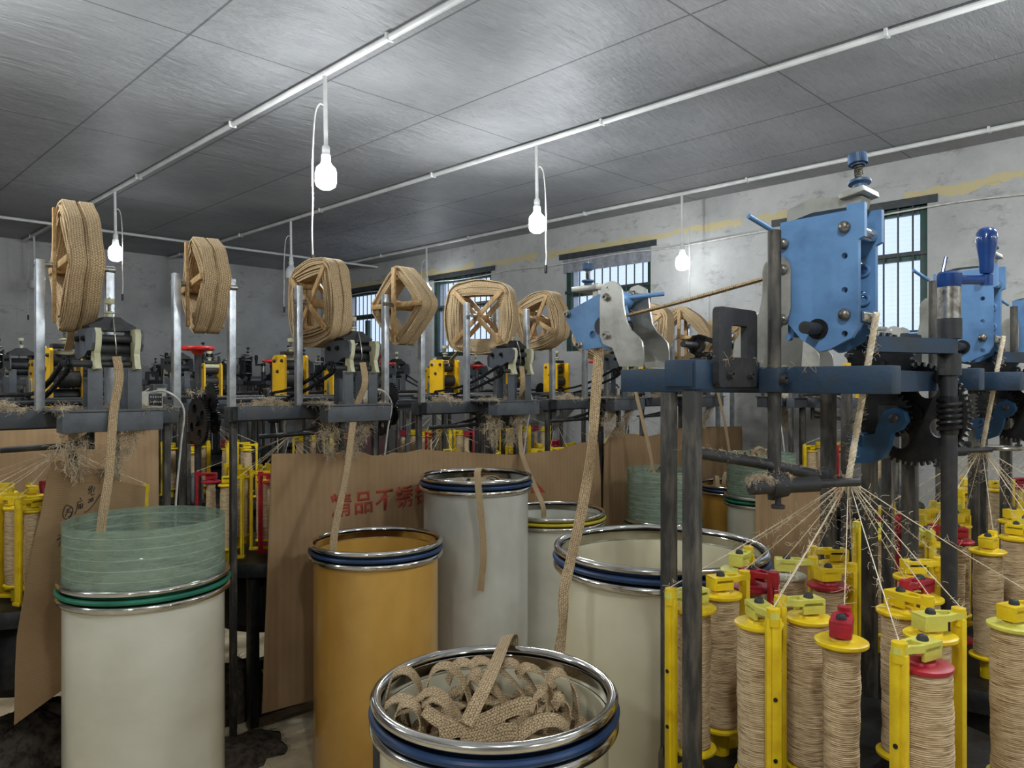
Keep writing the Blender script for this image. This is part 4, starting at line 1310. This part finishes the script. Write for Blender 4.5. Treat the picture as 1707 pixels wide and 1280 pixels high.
tape('jute tape running from the nip rollers down into the amber drum', [(1.95, 2.925, 1.70), (1.955, 2.915, 1.60), at(591, 690, 3.46), at(577, 790, 3.30), at(558, 885, 3.16), at(553, 960, 3.13)],
     [VV, VV, VV, Vector((1, .3, 0)), VV, VV], .034)
tape('jute tape running down behind the tall grey-white drum', [(3.0, 2.925, 1.70), (3.0, 2.915, 1.60), at(867, 700, 4.42), at(871, 760, 4.40), (3.03, 2.80, .95), (3.04, 2.79, .86)], VV, .036)
tape('jute tape running down into the short drum with the hazy sleeve', [(4.05, 2.925, 1.70), (4.05, 2.915, 1.6), (4.055, 2.86, 1.4), (4.07, 2.80, 1.15), (4.08, 2.76, .9)], VV, .036)
tape('jute tape running down into the amber drum far behind the posts', [(5.10, 2.925, 1.70), (5.10, 2.915, 1.6), (5.10, 2.86, 1.4), (5.10, 2.80, 1.1), (5.10, 2.76, .8)], VV, .036)
# taut tape between the two heads of the blue machine, the round tape below its head, the tape hanging off the nip head
a, b = on_x(1279, 463, 1.573), on_x(1045, 526, 1.573)
tape('taut jute tape stretched from the big blue head to the blue nip head', [a, a.lerp(b, .5) - Vector((0, 0, .002)), b], VV, .022, .005, 8)
tape('twisted jute tape hanging from the blue nip head past the cream drum rim', [on_x(1000, 575, 1.573) + Vector((0, 0, .01)), at(993, 660, 1.98), at(986, 750, 1.96), at(970, 850, 1.95), at(950, 940, 1.91), at(940, 985, 1.88), at(938, 1040, 1.86), at(932, 1090, 1.85)],
     [Vector((.7, -.5, 0)), Vector((.7, -.6, 0)), Vector((.8, -.2, 0)), Vector((.5, -.6, .1)), Vector((.8, -.3, 0)), Vector((.3, -.8, 0)), Vector((.8, -.1, 0)), Vector((.4, -.7, 0))], .027)
def rope(label, p0, p1):
    mb = MB()
    L = (Vector(p1) - Vector(p0)).length
    n = 60
    for s in range(3):
        pts = []
        for k in range(n + 1):
            f = k / n
            a = f * L / .03 * 2 * PI + s * 2.09
            pts.append(Vector(p0).lerp(Vector(p1), f) + Vector((.0032 * math.cos(a), .0032 * math.sin(a), 0)))
        mb.tube(pts, .0042, 6)
    o = tag(mb.build('jute_braid', 'yarn'), label, 'braid')
    f = MB().fibres([Vector(p0).lerp(Vector(p1), k / 60) for k in range(61)], 330, .017, .00028, random.Random(2), .0).build('loose_fibres', 'lint', o)
    f['kind'] = 'stuff'
rope('fuzzy jute braid rising from the gathering point to the big blue head', (APEX1[0], APEX1[1], 1.402), (1.573, .541, 1.742))
rope('fuzzy jute braid rising to the second blue head', (APEX1[0] + PITCH, APEX1[1], 1.402), (1.573 + PITCH, .541, 1.742))
rope('fuzzy jute braid of the third blue machine', (APEX1[0] + 2 * PITCH, APEX1[1], 1.402), (1.573 + 2 * PITCH, .541, 1.742))
for vx, nm in ((.90, 'leftmost yellow plates'), (1.95, 'yellow plates behind the amber drum'), (3.0, 'yellow plates behind the grey-white drum')):
    tape('jute tape slanting from a reel down to the %s' % nm, [(vx - .03, 3.38, 1.85), (vx - .01, 3.45, 1.80), (vx, 3.54, 1.742)], VV, .03, .003, 4, False)

# folded tape heaped in the drums
def heap(label, c, r, z, n, seed, w, extra=(), hmax=.07):
    rnd = random.Random(seed)
    mb = MB()
    c = Vector((c[0], c[1], z))
    for k in range(n):
        a = rnd.uniform(0, 2 * PI)
        q = r * math.sqrt(rnd.random()) * .85
        m = c + Vector((q * math.cos(a), q * math.sin(a), rnd.uniform(-.09, .0)))
        b = rnd.uniform(0, PI)
        d = Vector((math.cos(b), math.sin(b), 0))
        L = rnd.uniform(.035, .075)
        lim = max(.02, r - q)
        L = min(L, lim)
        h = rnd.uniform(.35, 1) * hmax
        s = Vector((-d.y, d.x, 0)) * rnd.uniform(-.02, .02)
        pts = [m - d * L * .9 - Vector((0, 0, .05)), m - d * L * 1.0 + Vector((0, 0, h * .3)), m - d * L * .55 + Vector((0, 0, h * .85)) + s, m + Vector((0, 0, h)) + s, m + d * L * .55 + Vector((0, 0, h * .8)), m + d * L * 1.0 + Vector((0, 0, h * .25)), m + d * L * .9 - Vector((0, 0, .05))]
        wd = Vector((-d.y, d.x, rnd.uniform(-.35, .35)))
        P = smooth_path(pts, 5)
        mb.ribbon(P, wd, w, .003, v0=rnd.random())
    for pts, wd in extra:
        P = smooth_path(pts, 7)
        W = smooth_path(wd, 7) if isinstance(wd, list) else wd
        mb.ribbon(P, W, w, .003, v0=rnd.random())
    return tag(mb.build('jute_tape', 'tape', smooth=50), label, 'tape')
def zp(cx, cy, d):       # crop coordinates of the close view of the front drum
    return at(600 + cx / 3.556, 980 + cy / 3.556, d)
DP = Vector((.5, .5, .45))       # tape width lying along the view, tilted up
DL = Vector((.72, .60, .2))
DR = Vector((.40, .80, .25))
def hoop(seq, d, wd, dd=0.0):
    n = len(seq)
    return ([zp(x, y, d + dd * i / (n - 1)) for i, (x, y) in enumerate(seq)], wd)
ex = [
 hoop([(150, 740), (165, 620), (195, 520), (245, 488), (300, 500), (345, 560), (365, 660)], 1.53, DL),
 hoop([(392, 700), (395, 590), (425, 500), (490, 458), (560, 480), (615, 560), (650, 660), (660, 760)], 1.50, DL),
 hoop([(520, 560), (560, 465), (620, 440), (680, 470), (720, 540), (760, 640)], 1.56, DR),
 hoop([(600, 640), (650, 530), (700, 500), (760, 540), (820, 620), (880, 720)], 1.52, DL),
 hoop([(650, 470), (700, 430), (760, 440), (850, 500), (940, 590), (1000, 690)], 1.555, DR),
 hoop([(800, 520), (850, 445), (920, 450), (985, 530), (1040, 620), (1060, 700)], 1.57, DL),
 hoop([(930, 520), (980, 470), (1060, 490), (1115, 560), (1135, 640), (1130, 740)], 1.565, DR),
 hoop([(1110, 560), (1150, 505), (1210, 510), (1260, 580), (1280, 680), (1275, 800)], 1.53, DR),
 hoop([(150, 700), (200, 660), (270, 655), (340, 690), (385, 760), (390, 830)], 1.46, DL),
 hoop([(210, 760), (235, 700), (290, 680), (345, 720), (365, 790), (345, 850)], 1.435, DL),
 hoop([(330, 670), (390, 620), (460, 620), (530, 680), (590, 770), (610, 840)], 1.465, DL),
 hoop([(370, 690), (430, 650), (490, 670), (550, 750), (560, 830)], 1.45, DL),
 hoop([(380, 720), (440, 770), (520, 810), (600, 830)], 1.425, Vector((.3, .5, .6))),
 hoop([(1010, 720), (1040, 650), (1090, 620), (1110, 690), (1080, 780)], 1.47, DL),
 hoop([(1150, 700), (1185, 650), (1225, 680), (1230, 770), (1200, 840)], 1.47, DR),
 # the flat lengths lying in front
 hoop([(470, 862), (600, 832), (740, 785), (880, 722), (990, 690), (1035, 715)], 1.41, Vector((-.15, .62, .6))),
 hoop([(900, 905), (970, 850), (1060, 795), (1160, 785), (1240, 835)], 1.385, Vector((.25, .7, .5))),
 hoop([(600, 915), (740, 888), (860, 850), (930, 850)], 1.375, Vector((-.3, .55, .75))),
 # the end pulled up over the back of the rim
 ([zp(630, 810, 1.405), zp(690, 690, 1.43), zp(745, 580, 1.465), zp(800, 460, 1.53), zp(845, 350, 1.64), zp(872, 292, 1.745), zp(890, 280, 1.785), zp(905, 300, 1.80), zp(905, 380, 1.80)], [Vector((.75, -.65, .15))] * 9),
]
heap('folded woven jute tape filling the front drum, one length drawn up over its rim', (1.05, 1.10), .205, .925, 74, 5, .0275, ex, .032)
# tape hanging over the tall drum and heaps seen in other drums
q = [at(812, 785, 3.66), at(803, 782, 3.50), at(798, 781, 3.40), at(796, 793, 3.368), at(799, 830, 3.362), at(804, 880, 3.37), at(806, 930, 3.37), at(801, 985, 3.37)]
tape('jute tape end hanging down the front of the tall grey-white drum', q, [Vector((.7, -.7, 0))] * 4 + [Vector((.6, -.7, 0)), Vector((.4, -.6, 0)), Vector((.3, -.5, 0)), Vector((.5, -.7, 0))], .03)
heap('loops of jute tape showing above the rim of the tall grey-white drum', (2.463, 2.712), .21, 1.08, 16, 8, .028, (), .10)
heap('loops of jute tape standing above the hazy-sleeved short drum', (4.10, 2.72), .19, 1.0, 12, 9, .03, (), .12)
heap('thin loops of jute tape standing above the far amber drum', (5.10, 2.72), .22, .82, 12, 10, .03, (), .14)
heap('pale jute tape heaped in the sleeved drum near the window wall', (4.5, 2.25), .17, 1.12, 24, 12, .03, (), .10)

# ---------------------------------------------------------------- cardboard sheets leaning before the machines
def sheet(label, outline, y, mat, wav=.006, t=.005, curl=None):
    """cardboard standing across the row: outline in (x, z) on the plane Y = y, gently waved"""
    mb = MB(org=(0, 0, 0))
    xs = [p[0] for p in outline]; zs = [p[1] for p in outline]
    x0, x1, z0, z1 = min(xs), max(xs), min(zs), max(zs)
    # grid sampled inside the outline so that the sheet can bend
    inner = []
    def inside(x, z):
        c = False
        for i in range(len(outline)):
            a, b = outline[i], outline[i - 1]
            if (a[1] > z) != (b[1] > z) and x < (b[0] - a[0]) * (z - a[1]) / (b[1] - a[1]) + a[0]:
                c = not c
        return c
    n = len(outline)
    vs = [Vector(p) for p in outline]
    es = [(i, (i + 1) % n) for i in range(n)]
    st = max((x1 - x0), (z1 - z0)) / 26
    x = x0 + st / 2
    while x < x1:
        z = z0 + st / 2
        while z < z1:
            if inside(x, z) and min((Vector((x, z)) - v).length for v in vs) > st * .4:
                vs.append(Vector((x, z)))
            z += st
        x += st
    co, _, fs, _, _, _ = geometry.delaunay_2d_cdt(vs, es, [], 2, 1e-5)
    def dep(c):
        d = wav * math.sin(c[0] * 5 + .5) + wav * .6 * math.sin(c[1] * 7 + c[0] * 3)
        if curl: d += curl(c[0], c[1])
        return d
    fr = [mb.bm.verts.new((c[0], y + dep(c) - t / 2, c[1])) for c in co]
    bk = [mb.bm.verts.new((c[0], y + dep(c) + t / 2, c[1])) for c in co]
    cnt = set()
    for f in fs:
        mb.bm.faces.new([fr[i] for i in f]); mb.bm.faces.new([bk[i] for i in reversed(f)])
        for i in range(len(f)): cnt.add((f[i], f[(i + 1) % len(f)]))
    for a, b in cnt:
        if (b, a) not in cnt:
            mb.bm.faces.new((fr[a], bk[a], bk[b], fr[b]))
    o = mb.build('cardboard_sheet', mat, smooth=30)
    return tag(o, label, 'cardboard'), dep
def xz(pxs, y):
    return [(on_y(px, py, y).x, on_y(px, py, y).z) for px, py in pxs]
YC = 3.125
main = xz([(455, 757), (470, 756), (540, 756), (575, 752), (600, 752), (618, 759), (640, 759), (652, 754), (672, 755), (700, 749), (760, 753), (850, 758), (930, 750), (968, 738), (1000, 736), (1003, 800), (1004, 900)], YC)
main += [(3.96, .003), (1.56, .137)]
main_o, main_dep = sheet('long brown cardboard sheet with red printed characters, behind the amber drum', main, YC, 'card', .010)
left = xz([(84, 770), (95, 767), (110, 768), (113, 773), (186, 784), (190, 770), (195, 772), (192, 800), (242, 811), (240, 840), (234, 866)], YC - .02) + [(1.03, .62), (.62, .40)] + xz([(25, 1112), (28, 1060), (50, 930), (68, 850), (76, 800)], YC - .02)
left_o, left_dep = sheet('creased brown cardboard piece with black handwriting, left of the clear sleeve', left, YC - .02, 'card_rib', .006)
third = xz([(1000, 742), (1010, 728), (1022, 711), (1045, 722), (1075, 728), (1110, 720), (1140, 712), (1255, 709), (1258, 760), (1262, 790)], YC + .03)
third = [(min(p[0], 5.95), p[1]) for p in third]
third += [(5.65, .003), (4.02, .003)]
sheet('brown cardboard sheet with a curled upper corner, behind the hazy sleeve', third, YC + .03, 'card', .012, .005, lambda x, z: -.09 * max(0, (4.35 - x) / .4) ** 2 * max(0, (z - .9) / .35) if x < 4.35 else 0)
f2 = [(3.86, .003), (3.86, 1.08), (4.0, 1.10), (4.9, 1.06), (4.9, .003)]
sheet('brown cardboard sheet standing right of the far amber drum, behind the gathering yarns', f2, 1.95, 'card', .012)
o, _ = sheet('flat brown carton panel low down behind the left machine legs', [(.1, .02), (.1, 1.42), (1.7, 1.38), (1.7, .02)], 4.75, 'card', .008)
tag(MB().box((1.3, 4.62, .25), (.5, .2, .5), bev=.006).build('cardboard_box', 'card'), 'closed brown cardboard box on the floor behind the left machine', 'box')

# lettering
CJK = None
def lettering(txt, parent, origin, size, mat, depf, y, weight=.0, shear=0.0, rot=0.0, name='printed_lettering', sx=1.0):
    cu = bpy.data.curves.new(name, 'FONT')
    cu.body = txt
    cu.size = size
    cu.extrude = 0
    cu.offset = weight
    cu.shear = shear
    cu.resolution_u = 3
    tmp = bpy.data.objects.new(name, cu)
    COL.objects.link(tmp)
    dg = bpy.context.evaluated_depsgraph_get()
    me = bpy.data.meshes.new_from_object(tmp.evaluated_get(dg))
    bpy.data.objects.remove(tmp)
    bm = bmesh.new()
    bm.from_mesh(me)
    bmesh.ops.triangulate(bm, faces=bm.faces)
    ca, sa = math.cos(rot), math.sin(rot)
    for v in bm.verts:
        x, z = v.co.x * sx, v.co.y
        x, z = x * ca - z * sa + origin[0], x * sa + z * ca + origin[1]
        v.co = Vector((x, y + depf((x, z)) - .0042, z))
    r = bmesh.ops.extrude_face_region(bm, geom=list(bm.faces))
    for v in [g for g in r['geom'] if isinstance(g, bmesh.types.BMVert)]:
        v.co.y += .001
    bm.to_mesh(me)
    bm.free()
    me.materials.clear()
    me.materials.append(M[mat])
    o = bpy.data.objects.new(name, me)
    COL.objects.link(o)
    o.parent = parent
    return o
p = on_y(549, 861, YC)
for k, ch in enumerate('精品不锈钢'):
    lettering(ch, main_o, (p.x + .1 * k * 1.27, p.z + .004), .118, 'red_ink', main_dep, YC, .0022)
tri = xz([(882, 822), (882, 801), (890, 803), (906, 820)], YC)
mb = MB()
mb.plate(tri, .002, face_y(YC + main_dep(tri[0]) - .0045))
mb.build('printed_mark', 'red_ink', main_o)
yl = YC - .02
def lp(cx, cy):
    v = on_y(cx / 6.4, 760 + cy / 6.4, yl)
    return (v.x, v.z)
mb = MB()
def stroke(seq, r=.0017):
    P = smooth_path([Vector((lp(*q)[0], yl + left_dep(lp(*q)) - .003, lp(*q)[1])) for q in seq], 5)
    mb.tube(P, r, 5)
# the circled characters, the long slash and the short strokes, as written
stroke([(745, 540), (700, 520), (668, 580), (665, 640), (700, 672), (745, 640), (768, 580), (755, 540), (720, 530)])
stroke([(715, 560), (690, 640)]); stroke([(700, 575), (720, 570)])
stroke([(735, 552), (715, 600), (745, 590), (755, 610), (735, 640), (715, 640)]); stroke([(725, 555), (760, 548)])
stroke([(845, 440), (850, 462)]); stroke([(815, 490), (870, 470)]); stroke([(820, 490), (810, 560), (785, 620)])
stroke([(822, 520), (870, 505), (865, 550), (850, 545)]); stroke([(835, 520), (830, 565)]); stroke([(850, 515), (848, 560)]); stroke([(822, 545), (868, 530)])
stroke([(945, 320), (930, 370)]); stroke([(965, 310), (945, 380), (930, 400)]); stroke([(925, 365), (960, 340)]); stroke([(980, 315), (960, 390), (970, 415), (1000, 400)]); stroke([(1000, 330), (985, 380)])
stroke([(930, 465), (950, 455), (950, 475), (930, 492), (955, 485)]); stroke([(985, 440), (968, 450), (985, 465), (970, 480), (962, 468), (985, 440)])
stroke([(885, 592), (920, 585), (980, 520), (1062, 400)])
stroke([(650, 780), (675, 800)]); stroke([(610, 850), (680, 810)]); stroke([(600, 885), (685, 850)]); stroke([(660, 790), (640, 860), (600, 900)]); stroke([(655, 870), (620, 960)]); stroke([(640, 900), (665, 895), (650, 945)])
mb.build('handwriting', 'ink', left_o)
mb = MB()
stroke([(495, 228), (700, 245), (950, 275), (1140, 295)], .0016)
mb.build('fold_crease', 'card', left_o)

# ---------------------------------------------------------------- clutter
tag(MB().box((1.0, 1.405, .43), (.045, .045, .86), bev=.004).build('steel_post', 'dark'), 'dark square steel post beside the front drum of tape', 'post')
# dark machine cover with white letters seen under the table
v = at(613, 728, 5.05)
t = thing('machine_cover', 'dark maroon cover with white letters under the grey table, beside a hanging gear', 'cover', (v.x, v.y, 0))
R = Matrix.Rotation(-PI / 4, 4, 'Z')
MB().box((0, 0, .66), (.24, .16, 1.32), mat=R, bev=.01).build('cover_body', 'maroon', t)
def flat_text(txt, parent, size, M4, mat, name):
    o = lettering(txt, parent, (0, 0), size, mat, lambda c: .0042, 0, .0012, 0, 0, name)
    o.data.transform(M4)
    return o
flat_text('REX', t, .036, R @ Matrix.Translation((-.034, -.082, 1.272)) @ Matrix.Rotation(-.15, 4, 'Y'), 'white_plastic', 'white_lettering')
# yellow-capped bottle in clear wrap, behind the left drum
v = on_y(317, 836, 3.42)
t = thing('spray_bottle', 'small bottle with a yellow cap in crumpled clear wrap, behind the clear sleeve', 'bottle', (v.x, v.y, DECK))
MB().lathe([(0, 0), (.048, 0), (.058, .02), (.055, .055), (.04, .085), (.02, .1), (0, .1)], 22).build('wrapped_body', 'plastic_wrap', t)
mb = MB().lathe([(0, .1), (.024, .1), (.024, .122), (.028, .124), (.028, .14), (.02, .146), (.02, .165), (0, .168)], 16)
mb.box((.03, 0, .15), (.04, .018, .014), bev=.003)
mb.build('cap', 'yellow_paint', t)
# lint heaps on the floor
def mound(label, c, rx, ry, h, seed):
    rnd = random.Random(seed)
    mb = MB()
    n, m = 26, 9
    off = [rnd.uniform(.8, 1.2) for _ in range(n)]
    rings = []
    for j in range(m):
        f = j / (m - 1)
        rr_ = math.cos(f * PI / 2) ** .8
        rings.append([mb.bm.verts.new((c[0] + rx * rr_ * off[i] * math.cos(2 * PI * i / n), c[1] + ry * rr_ * off[i] * math.sin(2 * PI * i / n), h * math.sin(f * PI / 2) * (1 + rnd.uniform(-.12, .12)) if j else 0.0)) for i in range(n)])
    for a, b in zip(rings, rings[1:]):
        for i in range(n):
            mb.bm.faces.new((a[i], a[(i + 1) % n], b[(i + 1) % n], b[i]))
    mb.bm.faces.new(rings[0][::-1])
    sp = [v.co.copy() for r in rings[1:] for v in r]
    mb.fibres(sp, 500, .07, .0006, rnd, .3)
    o = tag(mb.build('lint_heap', 'lint_dark', smooth=70), label, 'lint', kind='stuff')
    return o
mound('dark heap of jute lint on the floor left of the white drum', (.78, 3.55, 0), .34, .28, .26, 1)
mound('grey clump of lint on the floor between the white and amber drums', (1.62, 3.52, 0), .14, .14, .24, 2)
mound('low drift of pale lint dust on the floor between the drums', (1.45, 3.12, 0), .22, .16, .05, 3)
mound('grey lint caught under the foremost bobbins', (1.50, 1.02, 0), .2, .15, .16, 4)
